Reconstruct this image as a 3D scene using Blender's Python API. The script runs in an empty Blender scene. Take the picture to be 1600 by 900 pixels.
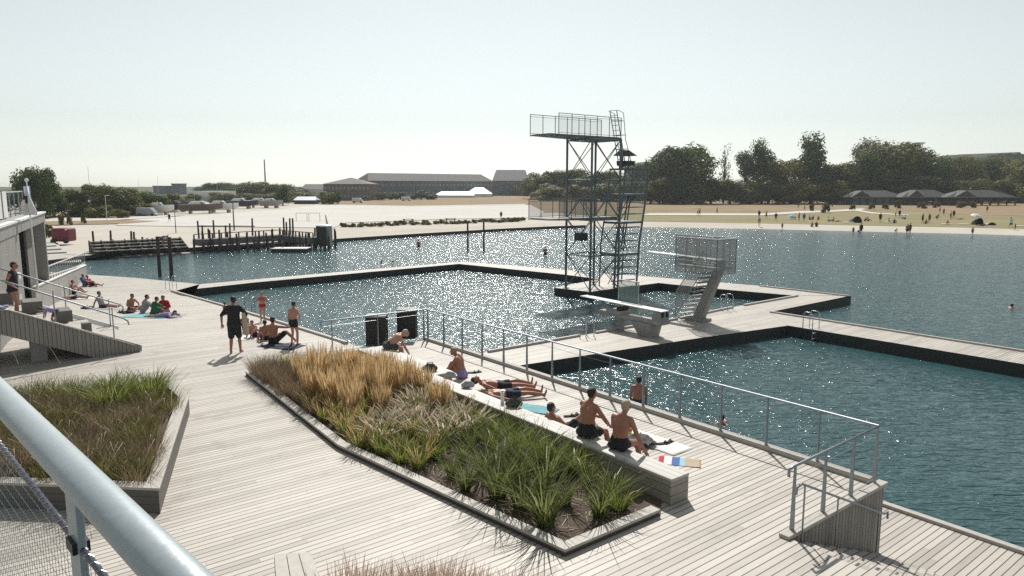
import bpy, bmesh, math, random
from mathutils import Vector, Matrix, noise
from math import sin, cos, radians, pi, sqrt, atan2, tan
R = random.Random(7)
scn = bpy.context.scene
COL = scn.collection
# ------------------------------------------------------------------ camera model (metres, camera looks along +Y)
F = 1110.0; PIT = radians(8.2); HC = 5.35
CAM = Vector((0, 0, HC))
def ray(px, py):
    x = (px-800)/F; y = (450-py)/F
    return Vector((x, cos(PIT)+y*sin(PIT), -sin(PIT)+y*cos(PIT)))
def P(px, py, z=0.0):
    r = ray(px, py); return CAM + r*((z-HC)/r.z)
def PY(px, py, Y):
    r = ray(px, py); return CAM + r*(Y/r.y)
def pix(v):
    d = Vector(v)-CAM
    f = d.y*cos(PIT)-d.z*sin(PIT); u = d.y*sin(PIT)+d.z*cos(PIT)
    return 800+F*d.x/f, 450-F*u/f
AZ = radians(51.8)
Bv = Vector((sin(AZ), cos(AZ), 0)); Av = Vector((cos(AZ), -sin(AZ), 0)); UP = Vector((0, 0, 1))
ZP = -1.45; ZW = -1.95; ZG = -1.4
def zdeck(y):
    t = min(1, max(0, (y-24)/20)); return ZP*t
def PG(px, py):                                       # on the main deck and its ramp
    z = 0.0
    for i in range(40):
        p = P(px, py, z); z = z*0.5 + zdeck(p.y)*0.5
    return P(px, py, zdeck(P(px, py, z).y))
# ------------------------------------------------------------------ materials
def nt(name):
    m = bpy.data.materials.new(name); m.use_nodes = True
    n = m.node_tree.nodes; l = m.node_tree.links
    return m, n, l, n['Principled BSDF']
def mat(name, col, rough=0.6, metal=0.0, var=0.12, scale=6.0, bump=0.0, bscale=30.0, spec=None):
    m, n, l, b = nt(name)
    b.inputs['Roughness'].default_value = rough; b.inputs['Metallic'].default_value = metal
    if spec is not None: b.inputs['Specular IOR Level'].default_value = spec
    tc = n.new('ShaderNodeTexCoord')
    nz = n.new('ShaderNodeTexNoise'); nz.inputs['Scale'].default_value = scale; nz.inputs['Detail'].default_value = 5
    l.new(tc.outputs['Object'], nz.inputs['Vector'])
    mx = n.new('ShaderNodeMix'); mx.data_type = 'RGBA'
    mx.inputs['A'].default_value = (*[c*(1-var) for c in col], 1); mx.inputs['B'].default_value = (*[min(1, c*(1+var)) for c in col], 1)
    l.new(nz.outputs['Fac'], mx.inputs['Factor']); l.new(mx.outputs['Result'], b.inputs['Base Color'])
    if bump:
        bn = n.new('ShaderNodeTexNoise'); bn.inputs['Scale'].default_value = bscale; bn.inputs['Detail'].default_value = 4
        l.new(tc.outputs['Object'], bn.inputs['Vector'])
        bu = n.new('ShaderNodeBump'); bu.inputs['Strength'].default_value = bump; bu.inputs['Distance'].default_value = 0.02
        l.new(bn.outputs['Fac'], bu.inputs['Height']); l.new(bu.outputs['Normal'], b.inputs['Normal'])
    return m
def leafmat(name, c1, c2, trans=0.45, per_obj=0.5, c3=None, rough=0.5, spec=0.12):
    m, n, l, b = nt(name); b.inputs['Specular IOR Level'].default_value = spec
    b.inputs['Roughness'].default_value = rough
    g = n.new('ShaderNodeNewGeometry'); oi = n.new('ShaderNodeObjectInfo')
    cr = n.new('ShaderNodeValToRGB'); e = cr.color_ramp.elements
    e[0].color = (*c1, 1); e[1].color = (*c2, 1)
    if c3: x = e.new(0.85); x.color = (*c2, 1); e[-1].color = (*c3, 1)
    mm = n.new('ShaderNodeMix'); mm.data_type = 'FLOAT'; mm.inputs['Factor'].default_value = per_obj
    l.new(g.outputs['Random Per Island'], mm.inputs['A']); l.new(oi.outputs['Random'], mm.inputs['B'])
    l.new(mm.outputs['Result'], cr.inputs['Fac']); l.new(cr.outputs['Color'], b.inputs['Base Color'])
    t = n.new('ShaderNodeBsdfTranslucent'); l.new(cr.outputs['Color'], t.inputs['Color'])
    ms = n.new('ShaderNodeMixShader'); ms.inputs['Fac'].default_value = trans
    out = n['Material Output']
    l.new(b.outputs['BSDF'], ms.inputs[1]); l.new(t.outputs['BSDF'], ms.inputs[2]); l.new(ms.outputs['Shader'], out.inputs['Surface'])
    return m
def boards(name, c1, c2, width=0.145, gap=0.010, along=Bv, vertical=False, rough=0.55, length=3.6, gapcol=(0.03, 0.028, 0.026), across=None, bump=0.35, sheen=None):
    """planks in a plane: 'along' is the board direction, boards are counted across it"""
    m, n, l, b = nt(name)
    b.inputs['Roughness'].default_value = rough
    if sheen is not None: b.inputs['Specular IOR Level'].default_value = sheen
    g = n.new('ShaderNodeNewGeometry')
    def dot(v):
        d = n.new('ShaderNodeVectorMath'); d.operation = 'DOT_PRODUCT'; d.inputs[1].default_value = v
        l.new(g.outputs['Position'], d.inputs[0]); return d.outputs['Value']
    def ma(op, a, b_=None, c=None):
        x = n.new('ShaderNodeMath'); x.operation = op
        for i, v in enumerate((a, b_, c)):
            if v is None: continue
            if isinstance(v, (int, float)): x.inputs[i].default_value = v
            else: l.new(v, x.inputs[i])
        return x.outputs[0]
    al = Vector(along).normalized()
    ac = Vector(across) if across is not None else Vector((al.y, -al.x, 0))
    s = dot(ac); t = dot(al)
    sb = ma('DIVIDE', s, width); idx = ma('FLOOR', sb); fr = ma('SUBTRACT', sb, idx)
    wn = n.new('ShaderNodeTexWhiteNoise'); wn.noise_dimensions = '1D'; l.new(idx, wn.inputs['W'])
    tt = ma('DIVIDE', ma('ADD', t, ma('MULTIPLY', wn.outputs['Value'], 17.0)), length)
    ti = ma('FLOOR', tt); tf = ma('SUBTRACT', tt, ti)
    cv = n.new('ShaderNodeCombineXYZ'); l.new(idx, cv.inputs[0]); l.new(ti, cv.inputs[1])
    w2 = n.new('ShaderNodeTexWhiteNoise'); w2.noise_dimensions = '2D'; l.new(cv.outputs[0], w2.inputs['Vector'])
    gm = ma('LESS_THAN', fr, gap/width)
    jm = ma('MULTIPLY', ma('LESS_THAN', tf, 0.005/length), 0.6)
    gm = ma('MAXIMUM', gm, jm)
    # grain, stretched along the board
    gv = n.new('ShaderNodeCombineXYZ'); l.new(ma('MULTIPLY', s, 40.0), gv.inputs[0]); l.new(ma('MULTIPLY', t, 1.6), gv.inputs[1]); l.new(w2.outputs['Value'], gv.inputs[2])
    gn = n.new('ShaderNodeTexNoise'); gn.inputs['Scale'].default_value = 1.0; gn.inputs['Detail'].default_value = 3; l.new(gv.outputs[0], gn.inputs['Vector'])
    st = n.new('ShaderNodeTexNoise'); st.inputs['Scale'].default_value = 0.55; st.inputs['Detail'].default_value = 6; l.new(g.outputs['Position'], st.inputs['Vector'])
    sv = n.new('ShaderNodeCombineXYZ'); l.new(ma('MULTIPLY', s, 1.6), sv.inputs[0]); l.new(ma('MULTIPLY', t, 0.28), sv.inputs[1])
    s2 = n.new('ShaderNodeTexNoise'); s2.inputs['Scale'].default_value = 1.0; s2.inputs['Detail'].default_value = 5; l.new(sv.outputs[0], s2.inputs['Vector'])
    f = ma('ADD', ma('MULTIPLY', w2.outputs['Value'], 0.30), ma('ADD', ma('MULTIPLY', gn.outputs['Fac'], 0.36), ma('ADD', ma('MULTIPLY', st.outputs['Fac'], 0.22), ma('MULTIPLY', s2.outputs['Fac'], 0.28))))
    cr = n.new('ShaderNodeMix'); cr.data_type = 'RGBA'; cr.inputs['A'].default_value = (*c1, 1); cr.inputs['B'].default_value = (*c2, 1)
    l.new(f, cr.inputs['Factor'])
    bl = n.new('ShaderNodeTexNoise'); bl.inputs['Scale'].default_value = 0.9; bl.inputs['Detail'].default_value = 7; bl.inputs['Roughness'].default_value = 0.7; l.new(g.outputs['Position'], bl.inputs['Vector'])
    blf = ma('MULTIPLY', ma('MINIMUM', ma('MAXIMUM', ma('MULTIPLY', ma('SUBTRACT', bl.outputs['Fac'], 0.57), 9.0), 0.0), 1.0), 0.38)
    stn = n.new('ShaderNodeMix'); stn.data_type = 'RGBA'; l.new(blf, stn.inputs['Factor']); l.new(cr.outputs['Result'], stn.inputs['A']); stn.inputs['B'].default_value = (*[v*0.75 for v in c1], 1)
    c = n.new('ShaderNodeMix'); c.data_type = 'RGBA'; l.new(gm, c.inputs['Factor']); l.new(stn.outputs['Result'], c.inputs['A']); c.inputs['B'].default_value = (*gapcol, 1)
    l.new(c.outputs['Result'], b.inputs['Base Color'])
    h = ma('SUBTRACT', ma('MULTIPLY', gn.outputs['Fac'], 0.25), gm)
    bu = n.new('ShaderNodeBump'); bu.inputs['Strength'].default_value = bump; bu.inputs['Distance'].default_value = 0.01
    l.new(h, bu.inputs['Height']); l.new(bu.outputs['Normal'], b.inputs['Normal'])
    return m
M = {}
M['deck'] = boards('deck_boards', (0.185, 0.160, 0.132), (0.65, 0.605, 0.54), width=0.128, gap=0.017, length=4.8)
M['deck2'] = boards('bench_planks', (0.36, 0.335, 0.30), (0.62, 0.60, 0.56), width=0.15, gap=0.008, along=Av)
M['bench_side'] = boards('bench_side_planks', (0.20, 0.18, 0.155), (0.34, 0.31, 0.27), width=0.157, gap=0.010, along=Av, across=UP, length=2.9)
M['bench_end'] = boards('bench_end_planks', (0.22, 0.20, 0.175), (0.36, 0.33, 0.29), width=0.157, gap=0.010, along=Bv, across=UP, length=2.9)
M['curb'] = mat('curb_timber', (0.42, 0.395, 0.355), 0.6, var=0.25, scale=9, bump=0.2)
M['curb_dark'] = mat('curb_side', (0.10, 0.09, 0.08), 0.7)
M['clad'] = boards('vertical_cladding', (0.15, 0.14, 0.125), (0.33, 0.31, 0.28), width=0.11, gap=0.014, along=UP, across=Bv, length=30)
M['clad2'] = boards('vertical_cladding_wall', (0.24, 0.225, 0.205), (0.46, 0.44, 0.41), width=0.12, gap=0.010, along=UP, across=(-0.47, 0.88, 0), length=30)
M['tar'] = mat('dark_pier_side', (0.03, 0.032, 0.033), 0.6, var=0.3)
M['steel'] = mat('galvanised_steel', (0.30, 0.33, 0.36), 0.42, 0.75, var=0.2, scale=12)
M['steel_d'] = mat('painted_tower_steel', (0.125, 0.15, 0.16), 0.5, 0.3, var=0.2)
M['steel_l'] = mat('brushed_steel', (0.55, 0.57, 0.58), 0.33, 0.9, var=0.1)
M['conc'] = mat('pale_concrete', (0.36, 0.35, 0.33), 0.75, var=0.15, bump=0.15)
M['conc_d'] = mat('weathered_concrete', (0.30, 0.295, 0.28), 0.8, var=0.25, bump=0.2)
M['white'] = mat('white_paint', (0.78, 0.78, 0.76), 0.45, var=0.05)
M['black'] = mat('black_plastic', (0.015, 0.015, 0.016), 0.5)
M['soil'] = mat('planter_soil', (0.10, 0.075, 0.055), 0.95, var=0.5, scale=14, bump=0.8, bscale=50)
M['post'] = mat('tarred_timber_post', (0.055, 0.048, 0.042), 0.85, var=0.4, scale=5, bump=0.3)
M['greywood'] = mat('grey_weathered_wood', (0.17, 0.165, 0.15), 0.85, var=0.3, scale=3)
M['roofd'] = mat('dark_roof', (0.045, 0.05, 0.055), 0.8, var=0.25, scale=1.0)
M['roofr'] = mat('slate_roof', (0.105, 0.095, 0.095), 0.8, var=0.2, scale=0.4)
M['wallg'] = mat('grey_brick_wall', (0.11, 0.125, 0.135), 0.85, var=0.2, scale=0.3)
M['wallb'] = mat('brown_brick_wall', (0.15, 0.12, 0.10), 0.85, var=0.2, scale=0.3)
M['wallw'] = mat('pale_wall', (0.55, 0.54, 0.52), 0.8, var=0.1, scale=0.3)
M['glass'] = mat('window_glass', (0.22, 0.27, 0.30), 0.15, var=0.2)
M['skin'] = mat('skin_tanned', (0.36, 0.16, 0.105), 0.5, var=0.12, scale=9, bump=0.05)
M['skin2'] = mat('skin_light', (0.47, 0.24, 0.17), 0.5, var=0.12, scale=9, bump=0.05)
M['hair_d'] = mat('dark_hair', (0.018, 0.013, 0.01), 0.55, var=0.4, scale=60, bump=0.6, bscale=120)
M['hair_l'] = mat('fair_hair', (0.30, 0.20, 0.11), 0.5, var=0.4, scale=60, bump=0.6, bscale=120)
M['hair_g'] = mat('grey_blond_hair', (0.42, 0.35, 0.26), 0.5, var=0.4, scale=60, bump=0.6, bscale=120)
def cloth(name, c): M[name] = mat(name, c, 0.85, var=0.15, scale=10, bump=0.3, bscale=40)
for nme, c in dict(c_black=(0.018, 0.018, 0.022), c_navy=(0.02, 0.025, 0.06), c_red=(0.42, 0.02, 0.035), c_pink=(0.48, 0.12, 0.16), c_green=(0.02, 0.13, 0.06), c_grey=(0.33, 0.34, 0.37),
                   c_white=(0.72, 0.71, 0.69), c_violet=(0.30, 0.24, 0.46), c_blue=(0.06, 0.14, 0.36), c_yellow=(0.65, 0.58, 0.05), c_teal=(0.16, 0.38, 0.42), c_tan=(0.45, 0.36, 0.26), c_charcoal=(0.06, 0.065, 0.06), c_lblue=(0.30, 0.52, 0.62)).items(): cloth(nme, c)
# ------------------------------------------------------------------ tags and builders
def T(o, label=None, cat=None, group=None, kind=None):
    if label: o['label'] = label
    if cat: o['category'] = cat
    if group: o['group'] = group
    if kind: o['kind'] = kind
    return o
def E(name, loc, label, cat, group=None, rz=0.0):
    o = bpy.data.objects.new(name, None); COL.objects.link(o); o.location = loc; o.rotation_euler = (0, 0, rz)
    o.empty_display_size = 0.2
    return T(o, label, cat, group)
def copy_tree(o, parent=None):
    c = o.copy(); COL.objects.link(c)
    if parent is not None: c.parent = parent
    for ch in list(o.children): copy_tree(ch, c)
    return c
class MB:
    def __init__(s): s.v = []; s.f = []; s.m = []
    def add(s, vs, fs, mi=0):
        o = len(s.v); s.v += [Vector(v) for v in vs]; s.f += [tuple(i+o for i in f) for f in fs]; s.m += [mi]*len(fs)
        return s
    def hexa(s, a, b, mi=0):            # two quads: bottom a, top b
        return s.add(list(a)+list(b), [(3, 2, 1, 0), (4, 5, 6, 7), (0, 1, 5, 4), (1, 2, 6, 5), (2, 3, 7, 6), (3, 0, 4, 7)], mi)
    def box(s, c, size, ax=None, mi=0):
        c = Vector(c); X, Y_, Z = ax if ax else (Vector((1, 0, 0)), Vector((0, 1, 0)), UP)
        x, y, z = X*size[0]/2, Y_*size[1]/2, Z*size[2]/2
        return s.hexa([c-x-y-z, c+x-y-z, c+x+y-z, c-x+y-z], [c-x-y+z, c+x-y+z, c+x+y+z, c-x+y+z], mi)
    def bar(s, p, q, w, h, mi=0, up=UP):   # box beam from p to q
        p, q = Vector(p), Vector(q); d = (q-p); L = d.length; d = d/L
        sd = d.cross(up)
        if sd.length < 1e-4: sd = Vector((1, 0, 0))
        sd.normalize(); u = sd.cross(d)
        return s.box((p+q)/2, (L, w, h), (d, sd, u), mi)
    def tube(s, p, q, r, n=8, r2=None, mi=0):
        p, q = Vector(p), Vector(q); d = (q-p).normalized()
        a = d.orthogonal().normalized(); b = d.cross(a); r2 = r if r2 is None else r2
        vs = [p+(a*cos(2*pi*i/n)+b*sin(2*pi*i/n))*r for i in range(n)]+[q+(a*cos(2*pi*i/n)+b*sin(2*pi*i/n))*r2 for i in range(n)]
        fs = [(i, (i+1) % n, (i+1) % n+n, i+n) for i in range(n)]+[tuple(range(n))[::-1], tuple(range(n, 2*n))]
        return s.add(vs, fs, mi)
    def path(s, pts, r, n=10, mi=0):     # one continuous bent pipe
        pts = [Vector(p) for p in pts]; k = len(pts); vs = []; ref = None
        for i, p in enumerate(pts):
            d = (pts[min(i+1, k-1)]-pts[max(i-1, 0)]).normalized()
            if ref is None: ref = d.orthogonal().normalized()
            a = (ref-d*ref.dot(d)).normalized(); ref = a; b = d.cross(a)
            rr = r[i] if isinstance(r, (list, tuple)) else r
            vs += [p+(a*cos(2*pi*j/n)+b*sin(2*pi*j/n))*rr for j in range(n)]
        fs = []
        for i in range(k-1):
            for j in range(n): fs.append((i*n+j, i*n+(j+1) % n, (i+1)*n+(j+1) % n, (i+1)*n+j))
        fs += [tuple(range(n))[::-1], tuple(range((k-1)*n, k*n))]
        return s.add(vs, fs, mi)
    def prism(s, poly, z0, z1, mi=0):
        """poly: list of (x,y[,..]); z0/z1 numbers or functions of the point"""
        n = len(poly); f0 = z0 if callable(z0) else (lambda p: z0); f1 = z1 if callable(z1) else (lambda p: z1)
        a = sum(poly[i][0]*poly[(i+1) % n][1]-poly[(i+1) % n][0]*poly[i][1] for i in range(n))
        if a < 0: poly = poly[::-1]
        vs = [(p[0], p[1], f0(p)) for p in poly]+[(p[0], p[1], f1(p)) for p in poly]
        fs = [tuple(range(n))[::-1], tuple(range(n, 2*n))]+[(i, (i+1) % n, (i+1) % n+n, i+n) for i in range(n)]
        return s.add(vs, fs, mi)
    def ball(s, c, r, n=8, mi=0):
        c = Vector(c); r = Vector(r) if not isinstance(r, (int, float)) else Vector((r, r, r)); vs = []; m = n//2+1
        for i in range(1, m):
            for j in range(n):
                th = pi*i/m; ph = 2*pi*j/n; vs.append(c+Vector((r.x*sin(th)*cos(ph), r.y*sin(th)*sin(ph), r.z*cos(th))))
        vs += [c+Vector((0, 0, r.z)), c-Vector((0, 0, r.z))]; t = len(vs)-2; fs = []
        for i in range(m-2):
            for j in range(n): fs.append((i*n+j, (i+1)*n+j, (i+1)*n+(j+1) % n, i*n+(j+1) % n))
        for j in range(n): fs += [(t, j, (j+1) % n), (t+1, (m-2)*n+(j+1) % n, (m-2)*n+j)]
        return s.add(vs, fs, mi)
    def build(s, name, mats, parent=None, bevel=0.0, smooth=False, origin=None):
        me = bpy.data.meshes.new(name)
        off = Vector((0, 0, 0))
        if origin is not None: off = Vector(origin)
        me.from_pydata([v-off for v in s.v], [], s.f)
        if not isinstance(mats, (list, tuple)): mats = [mats]
        for x in mats: me.materials.append(x)
        if len(mats) > 1:
            for p, i in zip(me.polygons, s.m): p.material_index = i
        if smooth:
            for p in me.polygons: p.use_smooth = True
        me.update()
        o = bpy.data.objects.new(name, me); COL.objects.link(o)
        o.location = off
        if parent is not None: o.parent = parent
        if bevel:
            b = o.modifiers.new('bevel', 'BEVEL'); b.width = bevel; b.segments = 2; b.limit_method = 'ANGLE'
        return o
def rel(o_parent):       # parts are authored in world coordinates and then moved into the parent's frame
    bpy.context.view_layer.update()
    inv = o_parent.matrix_world.inverted()
    for ch in list(o_parent.children):
        ch.matrix_parent_inverse = inv
# ------------------------------------------------------------------ camera, sun, sky
cd = bpy.data.cameras.new('camera'); cam = bpy.data.objects.new('camera', cd); COL.objects.link(cam)
cd.sensor_width = 36; cd.lens = 36*F/1600; cd.clip_start = 0.05; cd.clip_end = 9000
cam.location = CAM; cam.rotation_euler = (pi/2-PIT, 0, 0); scn.camera = cam
SUN_EL = radians(46); SUN_AZ = radians(-1.5)
sd = bpy.data.lights.new('sun', 'SUN'); so = bpy.data.objects.new('sun', sd); COL.objects.link(so)
sd.energy = 4.8; sd.angle = radians(0.55); sd.color = (1.0, 0.955, 0.89)
sdir = Vector((sin(SUN_AZ)*cos(SUN_EL), cos(SUN_AZ)*cos(SUN_EL), sin(SUN_EL)))
so.rotation_euler = (-sdir).to_track_quat('-Z', 'Y').to_euler(); so.location = sdir*60
w = bpy.data.worlds.new('World'); scn.world = w; w.use_nodes = True
wn, wl = w.node_tree.nodes, w.node_tree.links
sky = wn.new('ShaderNodeTexSky'); sky.sky_type = 'NISHITA'; sky.sun_disc = False
sky.sun_elevation = SUN_EL; sky.sun_rotation = SUN_AZ; sky.air_density = 1.0; sky.dust_density = 0.6; sky.ozone_density = 1.0
hs = wn.new('ShaderNodeHueSaturation'); hs.inputs['Saturation'].default_value = 0.24
tint = wn.new('ShaderNodeMix'); tint.data_type = 'RGBA'; tint.blend_type = 'MULTIPLY'; tint.inputs['Factor'].default_value = 1.0; tint.inputs['B'].default_value = (0.955, 1.0, 0.965, 1)
wl.new(sky.outputs['Color'], hs.inputs['Color']); wl.new(hs.outputs['Color'], tint.inputs['A']); wl.new(tint.outputs['Result'], wn['Background'].inputs['Color'])
wn['Background'].inputs['Strength'].default_value = 0.105
scn.view_settings.view_transform = 'Standard'; scn.view_settings.look = 'None'; scn.view_settings.gamma = 1
scn.view_settings.exposure = 0.0
scn.cycles.use_denoising = False     # the glitter on the water is real sun reflection; a denoiser erases it
scn.cycles.max_bounces = 6; scn.cycles.transparent_max_bounces = 8; scn.cycles.volume_bounces = 0
scn.cycles.sample_clamp_indirect = 6
# ================================================================== SETTING: water, ground, decks, piers
HAZE = 0.0002
def water_mat():
    m, n, l, b = nt('lake_water')
    b.inputs['Base Color'].default_value = (0.034, 0.086, 0.094, 1); b.inputs['Roughness'].default_value = 0.165; b.inputs['IOR'].default_value = 1.33
    g = n.new('ShaderNodeNewGeometry')
    def nz(sc, det, st=(1, 1, 1), rot=0.0, dist=0.0):
        mp = n.new('ShaderNodeMapping'); mp.inputs['Scale'].default_value = st; mp.inputs['Rotation'].default_value = (0, 0, rot)
        l.new(g.outputs['Position'], mp.inputs['Vector'])
        t = n.new('ShaderNodeTexNoise'); t.inputs['Scale'].default_value = sc; t.inputs['Detail'].default_value = det; t.inputs['Distortion'].default_value = dist
        l.new(mp.outputs['Vector'], t.inputs['Vector']); return t.outputs['Fac']
    def ma(op, a, b_):
        x = n.new('ShaderNodeMath'); x.operation = op
        for i, v in enumerate((a, b_)):
            if isinstance(v, (int, float)): x.inputs[i].default_value = v
            else: l.new(v, x.inputs[i])
        return x.outputs[0]
    big = nz(0.55, 2, (0.55, 1.5, 1), 0.25, 0.6); mid = nz(1.7, 2, (0.65, 1.35, 1), -0.2, 0.8); sm = nz(6.0, 3, (0.8, 1.2, 1), 0.1, 0.4)
    h = ma('ADD', ma('ADD', ma('MULTIPLY', big, 0.30), ma('MULTIPLY', mid, 0.20)), ma('MULTIPLY', sm, 0.055))
    for sc_, th, am, st_ in GL:      # sparse steep wavelets: these carry the sun glitter
        k = nz(sc_, 1.0, st_, 0.15, 0.5); h = ma('ADD', h, ma('MULTIPLY', ma('MAXIMUM', ma('SUBTRACT', k, th), 0.0), am))
    bu = n.new('ShaderNodeBump'); bu.inputs['Strength'].default_value = 1.0; bu.inputs['Distance'].default_value = WAVE
    l.new(h, bu.inputs['Height']); l.new(bu.outputs['Normal'], b.inputs['Normal'])
    return m
WAVE = 0.32
GL = [(3.2, .48, .50, (.5, 1.4, 1)), (8.0, .48, .20, (.5, 1.4, 1))]
M['water'] = water_mat()
wm = MB(); wm.add([(-700, -60, ZW), (700, -60, ZW), (700, 700, ZW), (-700, 700, ZW)], [(0, 1, 2, 3)])
T(wm.build('lake_water', M['water']), kind='structure')
# --- ground fan: lake bed inside the shoreline, beach slope, flat land to the horizon
SH = [(-900, 470), (-500, 440), (0, 415), (60, 412), (137, 405), (300, 395), (430, 385), (527, 377), (660, 368), (780, 361), (870, 357), (930, 354), (1000, 354.5), (1200, 358), (1400, 363), (1500, 365), (1600, 368), (1900, 378), (2500, 400)]
def shore(px):
    for (x0, y0), (x1, y1) in zip(SH, SH[1:]):
        if x0 <= px <= x1:
            return y0+(y1-y0)*(px-x0)/(x1-x0)
    return SH[0][1] if px < SH[0][0] else SH[-1][1]
ROWS = [(-30, -4.2), (-8, -2.7), (0, ZW-0.001), (2.5, -1.75), (7.5, ZG), (60, ZG), (200, ZG), (700, ZG), (2500, ZG), (7000, ZG)]
def ground_z(p):
    px = 800+F/cos(PIT)*p[0]/p[1]           # column of the fan (at the horizon row)
    s = P_h(px)
    d = sqrt(p[0]**2+p[1]**2)-s
    for (d0, z0), (d1, z1) in zip(ROWS, ROWS[1:]):
        if d0 <= d <= d1: return z0+(z1-z0)*(d-d0)/(d1-d0)
    return ZG
def P_h(px):                                  # shore distance in the azimuth of horizon column px
    az = atan2(px-800, F/cos(PIT))
    # iterate: find shore pixel whose azimuth is az
    x = px
    for _ in range(12):
        q = P(x, shore(x), ZW); a2 = atan2(q.x, q.y); x += (tan(az)-tan(a2))*F/cos(PIT)
    q = P(x, shore(x), ZW); return sqrt(q.x**2+q.y**2)
gm_ = MB(); cols = list(range(-700, 2301, 20)); vs = []; nr = len(ROWS)
for px in cols:
    az = atan2(px-800, F/cos(PIT)); s = P_h(px)
    for d, z in ROWS: vs.append(((s+d)*sin(az), (s+d)*cos(az), z))
fs = [(i*nr+j, (i+1)*nr+j, (i+1)*nr+j+1, i*nr+j+1) for i in range(len(cols)-1) for j in range(nr-1)]
gm_.add(vs, fs); gm_.add([(-4000, -4000, -4.3), (4000, -4000, -4.3), (4000, 4000, -4.3), (-4000, 4000, -4.3)], [(0, 1, 2, 3)])
M['sand'] = mat('pale_sand', (0.49, 0.45, 0.385), 0.95, var=0.18, scale=0.15, bump=0.3, bscale=2)
M['sand_w'] = mat('bleached_gravel', (0.55, 0.53, 0.49), 0.95, var=0.16, scale=0.06)
M['dry'] = mat('dry_brown_grass', (0.24, 0.165, 0.085), 0.95, var=0.4, scale=0.12)
M['lawn'] = mat('parched_lawn', (0.21, 0.18, 0.075), 0.95, var=0.4, scale=0.07)
T(gm_.build('ground', M['sand']), kind='structure')
def sheet(name, pts, k, m):
    """flat sheet on the land; sampled into short steps so it hugs the ground"""
    w_ = [P(x, y, ZG+0.025*k) for x, y in pts]
    mb = MB(); mb.add([(p.x, p.y, ZG+0.025*k) for p in w_], [tuple(range(len(w_)))])
    return T(mb.build(name, m), kind='structure')
sheet('lawn', [pix(Vector((sin(a_), cos(a_), 0))*(P_h(q_)+8.5)+UP*ZG) for q_ in (1000, 1060, 1120, 1180, 1240, 1300, 1360, 1420, 1480, 1540, 1600, 1660) for a_ in (atan2(q_-800, F/cos(PIT)),)]+[(1760, 326), (1300, 324), (1000, 325), (840, 328)], 1, M['lawn'])
sheet('dry_field', [(820, 333), (1000, 328.5), (1200, 331), (1420, 328), (1500, 335), (1700, 340), (1760, 303), (1200, 303), (500, 302), (420, 312), (500, 318.5), (640, 321), (820, 318), (830, 326)], 2, M['dry'])
sheet('gravel_yard', [(180, 352), (330, 354), (520, 356), (540, 348), (700, 342), (840, 340), (850, 331), (830, 320.5), (640, 323), (500, 320), (440, 327), (300, 337), (240, 340), (200, 344)], 3, M['sand_w'])
sheet('sand_path', [(1015, 333), (1190, 333.5), (1255, 329.5), (1300, 328.5), (1345, 325.5), (1353, 326.5), (1345, 328.5), (1365, 332), (1420, 335.5), (1420, 336.5), (1362, 333.6), (1335, 329), (1300, 331), (1250, 333), (1190, 336.5), (1000, 336)], 4, M['sand_w'])
sheet('grass_verge', [(60, 352), (200, 349), (250, 345), (160, 343), (60, 344)], 4, M['dry'])
sheet('paved_strip', [(60, 346), (170, 344), (230, 341), (290, 336), (60, 338)], 5, M['sand_w'])
sheet('dry_verge', [(60, 340), (190, 339), (255, 336), (255, 333), (60, 335)], 6, M['dry'])
ff = MB(); ff.add([(x, y, ZG+.02) for x, y in ((-3500, 400), (-300, 400), (-120, 390), (200, 420), (3500, 420), (3900, 3900), (-3900, 3900))], [tuple(range(7))])
M['field'] = mat('distant_fields', (0.06, 0.07, 0.03), .95, var=.4, scale=.01)
T(ff.build('distant_fields', M['field']), kind='structure')
# scrub strip between the gravel and the beach
def poly_inside(p, poly):
    c = False; n = len(poly); j = n-1
    for i in range(n):
        if ((poly[i][1] > p[1]) != (poly[j][1] > p[1])) and p[0] < (poly[j][0]-poly[i][0])*(p[1]-poly[i][1])/(poly[j][1]-poly[i][1])+poly[i][0]: c = not c
        j = i
    return c
# --- main boardwalk
T0 = P(1378, 757, 0); S0 = P(1226, 838, 0)
Lw = (T0-S0).dot(Bv)                       # length of the stair side wall
S0 = T0-Bv*Lw
T1 = T0-Av*((T0-P(676, 529, 0)).dot(Av))
T2 = T1-Bv*((T1-P(490, 547, 0)).dot(Bv))
edge = [PG(548, 537), PG(475, 514), PG(350, 477), PG(300, 463), PG(272, 455)]
lake = [PG(312, 444), PG(210, 434), PG(137, 429), PG(40, 422)]
TE = T1-Bv*((T1-edge[0]).dot(Bv))
DECK = [(-60, 1), (9, 1)] + [tuple((S0+Av*9)[:2])] + [tuple(S0[:2]), tuple(T0[:2]), tuple(T1[:2]), tuple(TE[:2])] + [tuple(p[:2]) for p in edge+lake] + [(-60, 52)]
DECK[1] = (tuple((S0+Av*9)[:2])[0], 1)
bm = bmesh.new()
vv = [bm.verts.new((x, y, 0)) for x, y in DECK]; f = bm.faces.new(vv)
bmesh.ops.triangulate(bm, faces=[f])
for yy in (24.0, 44.0):
    bmesh.ops.bisect_plane(bm, geom=bm.verts[:]+bm.edges[:]+bm.faces[:], plane_co=(0, yy, 0), plane_no=(0, 1, 0))
top = bm.faces[:]
ex = bmesh.ops.extrude_face_region(bm, geom=top)
low = [v for v in ex['geom'] if isinstance(v, bmesh.types.BMVert)]
for v in bm.verts: v.co.z = zdeck(v.co.y)
for v in low: v.co.z = -2.6
bmesh.ops.recalc_face_normals(bm, faces=bm.faces)
me = bpy.data.meshes.new('boardwalk'); me.materials.append(M['deck']); me.materials.append(M['tar'])
bm.to_mesh(me); bm.free()
for p in me.polygons: p.material_index = 0 if p.normal.z > 0.5 else 1
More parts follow.
